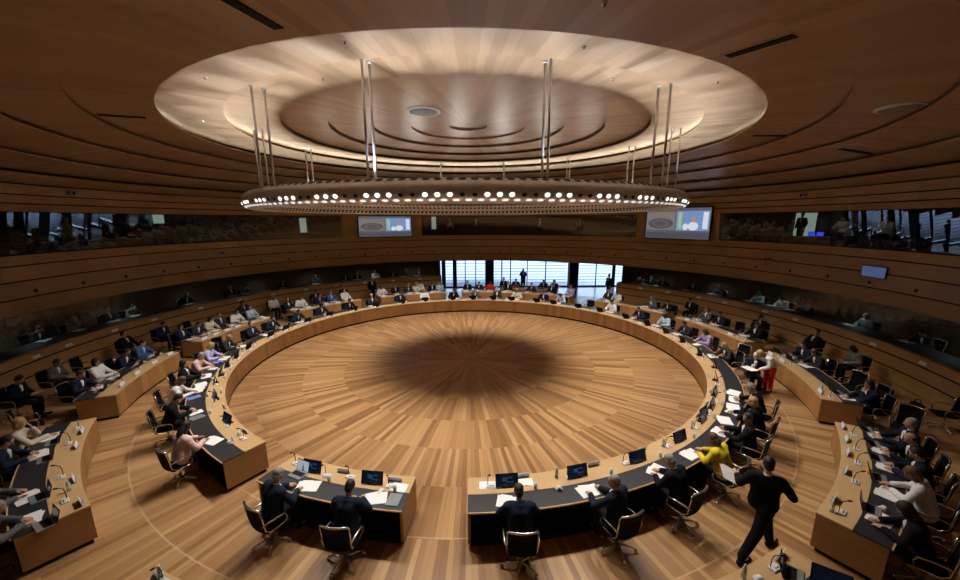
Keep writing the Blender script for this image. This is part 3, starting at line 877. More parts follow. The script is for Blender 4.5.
def sit_legs(kx=0.44, ax=0.40, sp=0.11, twist=0):
    return [((0.02, sp * 0.8 * s, 0.545), (kx, sp * s, 0.53), (ax, sp * s, 0.10), (ax + 0.16, sp * 1.15 * s, 0.04)) for s in (1, -1)]
HIP = (0, 0, 0.585)
def desk_arm(s, ex, ey, wx, wy, wz=0.80, dx=1.0, dy=0.0, el_z=0.80):
    return ((ex, ey * s, el_z), (wx, wy * s, wz), (dx, dy * s, -0.12), (0, 0, 1))
POSE = {}
POSE['write'] = pose(HIP, 20, 42, 0, armL=desk_arm(1, 0.25, 0.33, 0.46, 0.12, dy=-0.5), armR=desk_arm(-1, 0.27, 0.32, 0.50, 0.10, dy=-0.3), legs=sit_legs())
POSE['read'] = pose(HIP, 12, 35, 8, armL=desk_arm(1, 0.20, 0.33, 0.42, 0.15, 0.81, dy=-0.4), armR=desk_arm(-1, 0.20, 0.33, 0.43, 0.13, 0.81, dy=-0.4), legs=sit_legs())
POSE['upright'] = pose(HIP, 4, 8, -12, armL=desk_arm(1, 0.20, 0.27, 0.45, 0.10, 0.81, dy=-0.5, el_z=0.82), armR=desk_arm(-1, 0.20, 0.27, 0.47, 0.06, 0.83, dy=-0.4, el_z=0.82), legs=sit_legs())
POSE['back'] = pose(HIP, -10, 5, 18, armL=((0.12, 0.27, 0.78), (0.34, 0.12, 0.70), (0.8, -0.5, -0.2), (0, 0, 1)), armR=((0.10, -0.27, 0.78), (0.32, -0.10, 0.70), (0.8, 0.5, -0.2), (0, 0, 1)), legs=sit_legs(0.45, 0.46))
POSE['chin'] = pose(HIP, 16, 14, 20, armL=((0.36, 0.26, 0.80), (0.33, 0.10, 1.02), (-0.1, -0.25, 1), (1, 0.3, 0)), armR=desk_arm(-1, 0.30, 0.30, 0.56, 0.02, dy=-0.3), legs=sit_legs())
POSE['turn'] = pose(HIP, 8, 18, 30, twist=18, armL=desk_arm(1, 0.18, 0.36, 0.44, 0.24, 0.81, dy=-0.1), armR=desk_arm(-1, 0.28, 0.22, 0.52, 0.02, 0.81, dy=0.3), legs=sit_legs())
POSE['lap'] = pose(HIP, 10, 40, 0, armL=((0.10, 0.28, 0.80), (0.34, 0.12, 0.73), (0.8, -0.5, 0.1), (0, 0, 1)), armR=((0.10, -0.28, 0.80), (0.36, -0.08, 0.75), (0.8, 0.5, 0.1), (0, 0, 1)), legs=sit_legs(0.45, 0.42))
POSE['hold'] = pose(HIP, 6, 34, 0, armL=((0.14, 0.28, 0.83), (0.38, 0.16, 0.86), (0.9, -0.3, 0.2), (0.2, 0.7, 0.5)), armR=((0.14, -0.28, 0.83), (0.38, -0.16, 0.86), (0.9, 0.3, 0.2), (0.2, -0.7, 0.5)), legs=sit_legs(0.45, 0.40))
ST_LEG = [((0.0, 0.09 * s, 0.93), (0.02, 0.10 * s, 0.50), (-0.01, 0.10 * s, 0.09), (0.15, 0.13 * s, 0.04)) for s in (1, -1)]
POSE['walk'] = pose((0, 0, 0.97), -1, 14, 6, armL=((-0.16, 0.30, 1.17), (-0.05, 0.42, 1.20), (0.3, 0.8, 0.2), (-0.6, 0.3, 0.7)), armR=((0.26, -0.26, 1.16), (0.42, -0.10, 1.18), (0.7, 0.6, 0.1), (0.3, -0.6, 0.7)),
                    twist=38, legs=[((0.04, 0.08, 0.93), (0.27, 0.05, 0.52), (0.38, 0.02, 0.10), (0.54, 0.02, 0.05)), ((-0.04, -0.09, 0.93), (-0.16, -0.07, 0.52), (-0.42, -0.05, 0.13), (-0.27, -0.06, 0.04))])
POSE['bend'] = pose((-0.05, 0, 0.96), 52, 55, 0, armL=((0.34, 0.24, 0.98), (0.56, 0.14, 0.88), (0.9, -0.2, -0.3), (0, 0, 1)), armR=((0.34, -0.24, 0.98), (0.56, -0.14, 0.88), (0.9, 0.2, -0.3), (0, 0, 1)), legs=ST_LEG)
POSE['stand'] = pose((0, 0, 0.98), 2, 6, 0, armL=((0.0, 0.27, 1.16), (0.10, 0.24, 0.93), (0.3, -0.1, -1), (0, 1, 0)), armR=((0.0, -0.27, 1.16), (0.10, -0.24, 0.93), (0.3, 0.1, -1), (0, -1, 0)), legs=ST_LEG)
POSE['shoot'] = pose((0, 0, 0.98), 2, 4, 0, armL=((0.12, 0.25, 1.22), (0.26, 0.10, 1.50), (0.3, -0.3, 1), (0, 1, 0)), armR=((0.10, -0.26, 1.22), (0.24, -0.10, 1.50), (0.3, 0.3, 1), (0, -1, 0)), legs=ST_LEG)
PM = {k: person_meshes(J, long_coat=(0.30 if k in ('walk', 'stand', 'shoot') else 0.0)) for k, J in POSE.items()}
PERSON_N = 0
def person(loc, rz, label, p='write', top='navy', hair='short', hairc='dark', bottom='black', shirt='white', skin='skin', collar=True, scale=1.0, group=None):
    m = PM[p]; J = POSE[p]
    o = inst('person', m['body'], None, [MT[skin], MT['eye'], MT['lip']], loc, rz)
    o.scale = (scale,) * 3
    tag(o, label, 'person', group)
    nm = 'jacket' if top in ('navy', 'black', 'charcoal', 'grey', 'cream') else 'shirt'
    inst(nm, m['jacket'], o, MT[top + '_cloth'])
    inst('trousers', m['trousers'], o, MT[bottom + '_cloth'])
    inst('shoe', m['shoeL'], o); inst('shoe', m['shoeR'], o)
    if collar: inst('shirt_collar', m['collar'], o, MT[shirt + '_cloth'])
    h = inst('hair', HAIR[hair], o, MT[hairc + '_hair'])
    h.matrix_basis = Matrix.Translation(J['head']) @ J['hrot'].to_4x4()
    return o

# ================================================================== everyday things on the desks
def meshes(fn, mats):
    m = MB(); fn(m); return m.mesh('part', mats)
def rotY(d): return Matrix.Rotation(rad(d), 3, 'Y')
def rotZ(d): return Matrix.Rotation(rad(d), 3, 'Z')
# monitor: local +x looks to the room centre, screen faces -x (the sitter)
ME_MON_CASE = meshes(lambda m: m.bbox((0.03, 0, 0.135), (0.018, 0.43, 0.25), 0.004, rotY(18)), [MT['black']])
ME_MON_SCR = meshes(lambda m: m.box((0.0195, 0, 0.138), (0.003, 0.405, 0.225), rotY(18)), [MT['screen']])
def _ui(m):
    for y, z, w, h in ((0.04, 0.02, 0.10, 0.07), (-0.06, -0.03, 0.13, 0.02), (-0.07, 0.05, 0.08, 0.03)):
        m.box(Vector((0.0175, 0, 0.138)) + rotY(18) @ Vector((0, y, z)), (0.002, w, h), rotY(18))
ME_MON_UI = meshes(_ui, [MT['window_ui']])
def _mst(m):
    m.bbox((0.06, 0, 0.008), (0.15, 0.20, 0.016), 0.005); m.box((0.075, 0, 0.06), (0.02, 0.08, 0.10), rotY(18))
ME_MON_STAND = meshes(_mst, [MT['black']])
def monitor(R, a, label, turn=0, ui=True):
    t = thing('desk_monitor', label, 'monitor', pol(R, a, DH), a + 180 + turn)
    inst('casing', ME_MON_CASE, t); s = inst('screen', ME_MON_SCR, t); inst('stand', ME_MON_STAND, t)
    if ui: inst('screen_content', ME_MON_UI, s)
    return t
ME_PLATE = meshes(lambda m: m.bbox((0, 0, 0.055), (0.012, 0.28, 0.105), 0.003, rotY(-14)), [MT['lightgrey']])
ME_PLATE_FOOT = meshes(lambda m: m.bbox((0.0, 0, 0.005), (0.07, 0.26, 0.010), 0.003), [MT['grey']])
def nameplate(R, a, label, turn=0, z=DH, group=None):
    t = thing('name_plate', label, 'name plate', pol(R, a, z), a + 180 + turn, group)
    inst('plate', ME_PLATE, t); inst('foot', ME_PLATE_FOOT, t); return t
ME_MIC_BASE = meshes(lambda m: m.bbox((0, 0, 0.014), (0.11, 0.17, 0.028), 0.008), [MT['lightgrey']])
def _neck(m): m.tube([(0.03, 0.05, 0.025), (0.03, 0.05, 0.14), (0.01, 0.045, 0.23), (-0.05, 0.03, 0.285)], 0.006, 8)
ME_MIC_NECK = meshes(_neck, [MT['black']])
ME_MIC_HEAD = meshes(lambda m: m.tube([(-0.045, 0.031, 0.283), (-0.06, 0.028, 0.29), (-0.10, 0.018, 0.305)], [0.009, 0.014, 0.012], 10), [MT['black']])
def _btn(m):
    for y in (-0.05, -0.02, 0.01): m.tube([(-0.02, y, 0.027), (-0.02, y, 0.031)], 0.011, 10)
ME_MIC_BTN = meshes(_btn, [MT['black']])
def mic(R, a, label, turn=0, group=None):
    t = thing('conference_microphone', label, 'microphone', pol(R, a, DH), a + 180 + turn, group)
    inst('base', ME_MIC_BASE, t); n = inst('gooseneck', ME_MIC_NECK, t); inst('capsule', ME_MIC_HEAD, n); inst('buttons', ME_MIC_BTN, t)
    return t
def _sheets(seed):
    r = random.Random(seed)
    m = MB()
    for k in range(4):
        m.box((r.uniform(-0.012, 0.012), r.uniform(-0.012, 0.012), 0.001 + k * 0.0022), (0.297, 0.21, 0.0018), rotZ(r.uniform(-4, 4)))
    return m.mesh('paper_sheets', [MT['paper']])
def _spread(seed):
    r = random.Random(seed)
    m = MB()
    for k, y in enumerate((-0.11, 0.11)):
        m.box((0, y, 0.0015 + 0.001 * k), (0.297, 0.21, 0.002), rotZ(r.uniform(-3, 3)))
    m.box((0.02, 0.06, 0.005), (0.297, 0.21, 0.002), rotZ(r.uniform(-12, 12)))
    return m.mesh('paper_sheets', [MT['paper']])
ME_SHEETS = [_sheets(k) for k in range(4)]; ME_SPREAD = [_spread(k) for k in range(4)]
def papers(R, a, label, turn=0, spread=False, z=DH, mat='paper', group=None):
    me = random.choice(ME_SPREAD if spread else ME_SHEETS)
    o = inst('folder' if mat != 'paper' else 'papers', me, None, MT[mat], pol(R, a, z), a + 180 + turn)
    return tag(o, label, 'folder' if mat != 'paper' else 'papers', group)
ME_FOLD = meshes(lambda m: (m.bbox((0, 0, 0.006), (0.31, 0.235, 0.012), 0.003)), [MT['grey']])
ME_GLASS = meshes(lambda m: m.tube([(0, 0, 0), (0, 0, 0.005), (0, 0, 0.11)], [0.028, 0.03, 0.035], 14), [MT['bottle']])
def tumbler(R, a, label, group=None):
    return tag(inst('drinking_glass', ME_GLASS, None, None, pol(R, a, DH)), label, 'glass', group)
ME_BOT = meshes(lambda m: m.tube([(0, 0, 0), (0, 0, 0.13), (0, 0, 0.16), (0, 0, 0.19), (0, 0, 0.205)], [0.031, 0.031, 0.028, 0.013, 0.013], 14), [MT['bottle']])
ME_BOTCAP = meshes(lambda m: m.tube([(0, 0, 0.205), (0, 0, 0.225)], 0.0145, 12), [MT['paper']])
ME_BOTLAB = meshes(lambda m: m.tube([(0, 0, 0.06), (0, 0, 0.11)], 0.0315, 14, cap=False), [MT['lightgrey']])
def bottle(R, a, label, group=None):
    t = thing('water_bottle', label, 'bottle', pol(R, a, DH), 0, group)
    inst('body', ME_BOT, t); inst('cap', ME_BOTCAP, t); inst('wrapper', ME_BOTLAB, t); return t
ME_CUP = meshes(lambda m: m.tube([(0, 0, 0.008), (0, 0, 0.012), (0, 0, 0.06)], [0.022, 0.028, 0.04], 14), [MT['paper']])
ME_SAUCER = meshes(lambda m: m.tube([(0, 0, 0.0), (0, 0, 0.004), (0, 0, 0.011)], [0.04, 0.06, 0.075], 18), [MT['paper']])
def cup(R, a, label):
    t = thing('coffee_cup', label, 'cup', pol(R, a, DH), a)
    inst('cup', ME_CUP, t); inst('saucer', ME_SAUCER, t); return t
def _lap_base(m): m.bbox((0, 0, 0.009), (0.23, 0.33, 0.016), 0.004)
def _lap_lid(m): m.bbox((0.145, 0, 0.115), (0.010, 0.33, 0.22), 0.003, rotY(16))
ME_LB = meshes(_lap_base, [MT['grey']]); ME_LL = meshes(_lap_lid, [MT['black']])
ME_LS = meshes(lambda m: m.box((0.1385, 0, 0.117), (0.002, 0.31, 0.195), rotY(16)), [MT['screen']])
ME_LK = meshes(lambda m: m.bbox((0.02, 0, 0.018), (0.11, 0.28, 0.004), 0.001), [MT['black']])
def laptop(R, a, label, turn=0, ui=True):
    t = thing('laptop', label, 'laptop', pol(R, a, DH), a + 180 + turn)
    inst('base', ME_LB, t); l = inst('lid', ME_LL, t); inst('screen', ME_LS, l); inst('keyboard', ME_LK, t); return t
def tablet(R, a, label, turn=0):
    t = thing('tablet', label, 'tablet', pol(R, a, DH), a + 180 + turn)
    inst('casing', ME_FOLD, t); return t
ME_PHONE = meshes(lambda m: m.bbox((0, 0, 0.005), (0.15, 0.075, 0.009), 0.003), [MT['lightgrey']])

# ================================================================== people at the great ring
# (angle, place phrase, pose, top, hair style, hair colour, description, shirt)
def seat_right(n): return '%s seat right of the front gap' % ORD[n]
def seat_left(n): return "%s seat from the ring desk's left end" % ORD[n]
RINGSEATS = [
 (-85.3, 'R1', 'write', 'navy', 'short', 'dark', 'dark-haired person in navy suit reading at the %s'),
 (-74.9, 'R2', 'turn', 'navy', 'short', 'gray', 'grey-haired person in navy suit at the %s'),
 (-66.2, 'R3', 'write', 'black', 'short', 'gray', 'grey-haired person in black suit writing at the %s'),
 (-57.6, 'R4', 'write', 'yellow', 'bob', 'brown', 'brown-haired person in bright yellow jacket at the %s'),
 (-49.0, 'R5', 'turn', 'black', 'short', 'dark', 'dark-haired person in black bent low at the %s'),
 (-42.8, 'R6', 'chin', 'black', 'bob', 'blond', 'blond person in black with hand at face, %s'),
 (-36.5, 'R7', 'write', 'black', 'curly', 'gray', 'curly grey-haired person in black jacket at the %s'),
 (-12.6, 'R9', 'write', 'charcoal', 'short', 'gray', 'grey-haired person in charcoal suit writing at the %s'),
 (-2.5, 'R10', 'read', 'floral', 'long', 'brown', 'long-haired person in flowered mauve top at the %s'),
 (5.5, 'R11', 'write', 'navy', 'short', 'dark', 'dark-haired person in navy leaning forward at the %s'),
 (14.0, 'R12', 'read', 'lightblue', 'bob', 'brown', 'person in light blue shirt at the %s'),
 (23.5, 'R13', 'write', 'navy', 'short', 'dark', 'person in navy suit bent over papers at the %s'),
 (34.5, 'R14', 'read', 'white', 'short', 'dark', 'person in white shirt with dark hair at the %s'),
 (54.0, 'R16', 'write', 'lightblue', 'bob', 'chestnut', 'chestnut-haired person in pale blue top at the %s'),
 (61.0, 'R17', 'read', 'black', 'short', 'dark', 'person in black suit under the bright window, %s'),
 (71.5, 'R18', 'read', 'cream', 'bob', 'blond', 'blond person in cream jacket at the %s'),
 (79.2, 'L19', 'upright', 'charcoal', 'short', 'gray', 'grey-haired person in charcoal suit at the %s'),
 (87.7, 'L18', 'read', 'grey', 'short', 'dark', 'person in grey suit reading at the %s'),
 (96.2, 'L17', 'write', 'black', 'short', 'dark', 'person in black suit writing at the %s'),
 (107.5, 'L16', 'upright', 'white', 'short', 'gray', 'person in white shirt at the %s'),
 (117.0, 'L15', 'read', 'navy', 'short', 'dark', 'person in navy suit seated upright, %s'),
 (127.6, 'L13', 'upright', 'charcoal', 'short', 'gray', 'grey-haired person in dark suit, %s'),
 (136.5, 'L12', 'write', 'black', 'short', 'dark', 'person in black suit over white papers, %s'),
 (146.6, 'L11', 'read', 'navy', 'bob', 'dark', 'person in navy jacket, %s'),
 (155.6, 'L10', 'write', 'navy', 'short', 'dark', 'person in navy jacket leaning in, %s'),
 (164.8, 'L9', 'read', 'navy', 'short', 'black', 'black-haired person in navy suit, %s'),
 (172.0, 'L8', 'upright', 'navy', 'short', 'dark', 'dark-haired person in navy suit reading, %s'),
 (-177.5, 'L7', 'write', 'charcoal', 'short', 'gray', 'grey-haired person in charcoal suit, %s'),
 (-170.8, 'L6', 'read', 'lavender', 'bob', 'blond', 'blond person in lavender shirt, %s'),
 (-164.8, 'L5', 'write', 'pink', 'short', 'gray', 'grey-haired person in pale pink cardigan, %s'),
 (-159.5, 'L4', 'upright', 'black', 'bob', 'black', 'black-haired person in black, %s'),
 (-151.3, 'L3', 'write', 'white', 'long', 'brown', 'long brown-haired person in white blouse, %s'),
 (-143.2, 'L2', 'write', 'black', 'short', 'dark', 'person in black jacket, %s'),
 (-131.0, 'L1', 'read', 'pink', 'long', 'black', 'black-haired person in pale pink top, %s'),
]
PINKSH = {'pink', 'white', 'yellow', 'lavender', 'lightblue', 'floral', 'cream', 'teal', 'red'}
def place_of(c): return (seat_right if c[0] == 'R' else seat_left)(int(c[1:]))
SKIN_D = {'L1', 'R5', 'L15', 'R12'}
for i, (a, c, p, top, hs, hc, d) in enumerate(RINGSEATS):
    pl = place_of(c); near = not (-5 < a < 150 or a > 150)
    R = 9.80
    tn = {'R3': 8, 'R6': -10, 'L1': 10, 'R10': 0}.get(c, ((i * 37) % 13) - 6)
    person(pol(R, a), a + 180 + tn, d % pl, p, top, hs, hc, 'black', 'white', 'skin_dark' if c in SKIN_D else 'skin', collar=top not in ('pink', 'yellow', 'floral', 'lavender'))
    chair(R + 0.06, a, 'black chair with metal frame at the ' + pl, tn, None, near)
    far = 0 < a < 170
    papers(9.22, a + random.uniform(-1.5, 1.5), 'white papers lying before the ' + pl, random.uniform(-25, 25), spread=(i % 3 != 2) or c in ('R1', 'R2', 'R3'))
    if c not in ('L1', 'R1', 'R2', 'R3', 'R4', 'L2', 'L3', 'R7') and not far:
        monitor(8.80, a + 0.5, 'small black monitor facing the ' + pl, 0, False)
    if far: monitor(8.82, a + 1.0, 'tiny black monitor facing the ' + pl, 0, False)
    mic(8.78, a - 2.3, 'conference microphone console beside the ' + pl)
    nameplate(8.60, a + (2.0 if not far else 2.6), 'grey name plate standing before the ' + pl, 0)
    if i % 3 == 0 or near: tumbler(8.93, a + 3.1, 'drinking glass beside the ' + pl)
# empty seat with clear leather between the grey curly sitter and the turned man
for a, c in ((-28.0, 'R8'), (44.5, 'R15')):
    pl = place_of(c)
    if c == 'R15': chair(10.1, a, 'empty black chair at the ' + pl, 10, None, False)
    mic(8.78, a - 2.3, 'conference microphone console beside the empty ' + pl); nameplate(8.60, a + 2, 'grey name plate before the empty ' + pl)
    monitor(8.80, a, 'black monitor before the empty ' + pl, 0, False)
chair(10.5, -8.0, 'empty black chair behind the ring desk at right, beside a grey-haired sitter', 30, None, True)
chair(10.35, 178.2, 'empty black chair behind the ring desk between lavender and charcoal sitters', -20, None, True)
# monitors measured on the near arc
for a, R, lab, tn in ((-85.6, 8.84, 'black monitor with blue desktop, first right of the front gap', 0), (-76.3, 8.84, 'black monitor with blue desktop, second right of the front gap', 0),
                      (-66.9, 8.87, 'black monitor, third right of the front gap', -4), (-57.3, 8.84, 'black monitor beside the yellow-jacketed sitter', -6),
                      (-46.6, 8.74, 'black monitor beyond the yellow-jacketed sitter on the ring desk', -6), (-36.2, 8.76, 'black monitor before the curly grey-haired sitter', -6),
                      (-20.2, 8.95, 'black monitor by the bare leather before the turned man', -6),
                      (-134.3, 8.75, 'black monitor nearest the cut left end of the ring desk', 8), (-145.9, 8.79, 'black monitor second from the cut left end', 8), (-154.6, 8.86, 'black monitor third from the cut left end', 8)):
    monitor(R, a, lab, tn, ui=a in (-85.6, -76.3))
papers(8.72, -83.2, 'loose white sheet beside the first monitor right of the front gap', 80)
papers(8.74, -88.0, 'white sheet near the front gap end of the ring desk', 88)
papers(9.2, -39.5, 'stack of white papers between blond and curly grey sitters', 10, True)
papers(9.18, -33.0, 'open white papers right of the curly grey-haired sitter', -12, True)
papers(9.15, -45.5, 'scattered white papers before the blond sitter in black', 25, True)
tablet(9.22, -140.0, 'grey closed folder between first and second sitters on the left', 20)
papers(9.2, -155.0, 'white papers lying at the left beyond the white blouse', 15, True)
papers(9.25, -149.0, 'blue folder by the sitter in white blouse', 20, mat='bluepaper')
papers(9.25, -168.0, 'blue folder before the lavender shirt', 20, mat='bluepaper')
cup(9.05, -79.5, 'white cup and saucer between the first two sitters right of the gap')
cup(9.02, -127.6, 'white cup on the bare leather at the cut left end')
tumbler(8.75, -128.8, 'drinking glass near the cut left end of the ring desk')
mic(8.75, -127.2, 'grey microphone console nearest the cut left end of the ring desk')
bottle(8.72, -78.9, 'water bottle between the first two monitors right of the gap')
bottle(8.72, -60.5, 'water bottle left of the yellow-jacketed sitter')
bottle(8.72, -52.0, 'water bottle right of the yellow-jacketed sitter')

# ---- the two at the short front desk
for a, top, hs, hc, p, d, tn in ((-111.4, 'navy', 'short', 'gray', 'read', 'grey-haired person in navy suit, left of two at the short front desk', -12),
                             (-102.6, 'navy', 'short', 'dark', 'write', 'dark-haired person in navy suit, right of two at the short front desk', 4)):
    w = 'left' if a < -105 else 'right'
    person(pol(9.80, a), a + 180 + tn, d, p, top, hs, hc)
    chair(9.86, a, 'black chair with metal frame under the %s sitter at the short front desk' % w, tn)
    monitor(8.86, a + 0.2, 'black monitor with blue desktop before the %s sitter at the short desk' % w, 4)
    papers(9.2, a + 1.6, 'white papers under the hands of the %s sitter at the short desk' % w, 20, True)
    mic(8.85, a + 2.6, 'microphone console right of the %s monitor on the short desk' % w)
    mic(8.75, a - 3.2, 'microphone console left of the %s monitor on the short desk' % w)
    tumbler(8.95, a + 3.4, 'drinking glass beside the %s sitter at the short desk' % w)
lp = laptop(9.0, -112.6, 'open laptop with pale page at the left end of the short desk', -4)
for ch in lp.children:
    if ch.name.startswith('lid'):
        for g in ch.children: g.material_slots[0].link = 'OBJECT'; g.material_slots[0].material = MT['bright_screen']
nameplate(8.66, -107.2, 'grey name plate in the middle of the short front desk')
nameplate(8.70, -99.8, 'grey name plate near the right end of the short front desk')
tablet(9.18, -98.8, 'dark grey folder on leather at the right end of the short desk', 0)
tag(inst('mobile_phone', ME_PHONE, None, None, pol(9.0, -100.9, DH), 70), 'pale phone beside the right sitter at the short front desk', 'phone')
papers(8.85, -98.9, 'white card at the right end of the short front desk', 85)

# ---- the turned man and the red-trousered person by the empty seat
person(pol(10.15, -18.2), -112, 'white-haired person in dark suit and white shirt turned on a chair, reading a sheet', 'hold', 'navy', 'short', 'white')
chair(10.2, -17.9, 'black chair under the white-haired person turned away from the desk', 0 - 112 - (-18 + 180))
person(pol(10.62, -18.6), 188, 'blond person in white top and red trousers bending over a seated colleague', 'bend', 'white', 'long', 'blond', 'red', collar=False)
o = papers(9.86, -21.2, 'white sheet held between the turned man and the red-trousered person', 30, True, z=0.90)

# ---- the standing man in the right foreground
person(pol(10.86, -63.0), 20, 'dark-suited person walking past the outer desks at right with papers', 'walk', 'black', 'short', 'black', scale=1.05)
o = papers(10.86, -63.0, 'white papers held at the left side of the walking person', 40, True, z=1.15)
o.location += Vector((-0.30, 0.38, 0.10)); o.rotation_euler = (0.5, -0.3, rad(70))
o = papers(10.86, -63.0, 'white folded sheet held at the right side of the walking person', 40, False, z=1.15)
o.location += Vector((0.42, 0.18, 0.06)); o.rotation_euler = (0.5, 0.3, rad(30))

# ================================================================== outer desks
OUTP = {
 'left front': [(-145.6, 'chin', 'cream', 'bob', 'blond', 'blond person in cream, hand at chin'), (-141.6, 'read', 'navy', 'short', 'dark', 'person in navy suit, hands together'),
                (-133.6, 'read', 'grey', 'bob', 'brown', 'person in grey top reaching over black bags'), (-128.6, 'write', 'grey', 'short', 'gray', 'grey-topped person at the near end')],
 'left second': [(-160.8, 'read', 'navy', 'short', 'brown', 'person in navy suit with white papers'), (-165.5, 'upright', 'white', 'bob', 'dark', 'person in white top'),
                 (-170.6, 'write', 'navy', 'short', 'dark', 'person in navy suit bent forward'), (-175.0, 'read', 'blue', 'short', 'dark', 'person in blue jacket at the far end')],
 'left third': [(175.2, 'upright', 'navy', 'bob', 'dark', 'person in navy with red scarf'), (171.8, 'write', 'charcoal', 'short', 'dark', 'person in charcoal'), (168.6, 'read', 'cream', 'bob', 'dark', 'person in cream top'),
                (165.6, 'upright', 'charcoal', 'short', 'brown', 'person in charcoal jacket'), (161.8, 'read', 'white', 'short', 'dark', 'person in white shirt'), (157.6, 'upright', 'lightblue', 'short', 'black', 'black-haired person in pale blue')],
 'left fourth': [(147.4, 'upright', 'navy', 'short', 'dark', 'person in navy'), (143.9, 'read', 'white', 'short', 'brown', 'person in white'), (138.4, 'read', 'navy', 'short', 'dark', 'person in navy suit'),
                 (134.8, 'upright', 'blue', 'short', 'dark', 'person in blue'), (130.4, 'back', 'white', 'short', 'dark', 'person in white leaning back')],
 'left fifth': [(119.2, 'read', 'white', 'bob', 'brown', 'person in white'), (114.6, 'upright', 'black', 'short', 'dark', 'person in black'), (110.4, 'read', 'charcoal', 'short', 'gray', 'person in charcoal'),
                (107.8, 'upright', 'cream', 'bob', 'blond', 'blond person in cream'), (102.6, 'read', 'navy', 'short', 'dark', 'person in navy'), (100.0, 'upright', 'lightblue', 'short', 'dark', 'person in pale blue')],
 'far centre': [(90.6, 'upright', 'black', 'short', 'dark', 'person in black'), (86.8, 'read', 'charcoal', 'short', 'dark', 'person in charcoal'), (83.0, 'read', 'red', 'bob', 'dark', 'person in red'), (77.0, 'upright', 'navy', 'short', 'dark', 'person in navy')],
 'far centre right': [(62.4, 'upright', 'black', 'short', 'dark', 'person in black'), (69.0, 'read', 'charcoal', 'short', 'dark', 'person in charcoal'), (56.2, 'upright', 'lavender', 'bob', 'brown', 'person in lavender')],
 'right fourth': [(44.2, 'upright', 'charcoal', 'short', 'dark', 'person in charcoal'), (41.4, 'read', 'white', 'short', 'dark', 'person in white'), (30.8, 'read', 'grey', 'bob', 'gray', 'grey-haired person'), (25.8, 'write', 'black', 'short', 'dark', 'person in black')],
 'right third': [(15.4, 'upright', 'grey', 'long', 'brown', 'brown-haired person in grey'), (11.6, 'read', 'navy', 'short', 'dark', 'person in navy'), (2.2, 'turn', 'black', 'bob', 'dark', 'person in black')],
 'right second': [(-10.2, 'read', 'navy', 'short', 'dark', 'person in navy suit'), (-13.8, 'write', 'charcoal', 'bob', 'brown', 'person in charcoal'), (-27.0, 'chin', 'navy', 'long', 'dark', 'long dark-haired person in navy resting chin')],
 'right front': [(-38.2, 'upright', 'navy', 'short', 'gray', 'curly grey-haired person in navy'), (-41.8, 'read', 'black', 'bald', 'dark', 'bald person in dark suit'), (-45.2, 'read', 'navy', 'short', 'dark', 'dark-haired person in navy'),
                 (-49.4, 'write', 'white', 'bob', 'chestnut', 'person in thick white jacket'), (-55.6, 'write', 'black', 'bob', 'dark', 'person in black writing')],
}
SHORTD = {'left front': 'left front outer desk', 'left second': 'second left outer desk', 'left third': 'third left outer desk', 'left fourth': 'fourth left outer desk', 'left fifth': 'fifth left outer desk',
          'far centre': 'far desk under windows', 'far centre right': 'far desk before lobby walkway', 'right fourth': 'desk right of lobby walkway', 'right third': 'third right outer desk',
          'right second': 'second right outer desk', 'right front': 'right front outer desk'}
for nm, lst in OUTP.items():
    lst2 = sorted(lst, key=lambda q: abs(((q[0] + 92.5 + 180) % 360) - 180))
    near = nm in ('left front', 'left second', 'right front', 'right second')
    for n, (a, p, top, hs, hc, d) in enumerate(lst2):
        wh = '%s from near end' % ORD[n + 1]; sd = SHORTD[nm]
        R = 12.55; tn = ((int(abs(a) * 7)) % 15) - 7
        if nm == 'right front': R = 12.50
        person(pol(R, a), a + 180 + tn, d + ', ' + wh + ', ' + sd, p, top, hs, hc, collar=top not in ('pink', 'lavender', 'red', 'white', 'cream'))
        chair(R + 0.06, a, 'black occupied chair, %s, %s' % (wh, sd), tn, None, near)
        papers(12.0, a + random.uniform(-0.8, 0.8), 'white papers before the sitter %s, %s' % (wh, sd), random.uniform(-20, 20), True)
        nameplate(11.40, a + 0.6, 'small grey plate before the sitter %s, %s' % (wh, sd), 0)
        mic(11.56, a - 0.9, 'microphone before the sitter %s, %s' % (wh, sd))
        if near: laptop(11.86, a + 1.6, 'dark laptop before the sitter %s, %s' % (wh, sd), 6)
# extra pieces on the two nearest outer desks
bottle(11.45, -57.0, 'water bottle near the near end of the right front outer desk')
tag(inst('glass_of_juice', ME_GLASS, None, MT['orange'], pol(11.72, -47.6, DH)), 'glass of orange juice on the right front outer desk', 'glass')
cup(11.98, -53.2, 'white cup and saucer on the right front outer desk by its laptop')
bottle(11.48, -131.2, 'water bottle on the maple strip of the left front outer desk')
bottle(11.48, -25.6, 'water bottle near the near end of the second outer desk on the right')
bottle(11.46, -6.0 + 4.5, 'water bottle at the near end of the third outer desk on the right')
# bottom right desk
laptop(11.70, -67.0, 'large dark laptop at the bottom right corner desk', 24)
monitor(12.02, -64.6 - 1.3, 'black monitor back at the bottom right corner desk', -60, False)
mic(11.52, -67.6, 'microphone console on the bottom right corner desk')
bottle(11.44, -70.4, 'water bottle on the bottom right corner desk')
cup(11.55, -69.6, 'white cup on the bottom right corner desk')
nameplate(11.45, -66.2, 'grey plate at the corner of the bottom right desk', 10)
# bottom left glimpse
mic(11.45, -112.2, 'microphone console peeping in at the bottom edge, left')
bottle(11.42, -112.7, 'water bottle peeping in at the bottom edge, left')
cup(11.41, -113.2, 'white cup peeping in at the bottom edge, left')

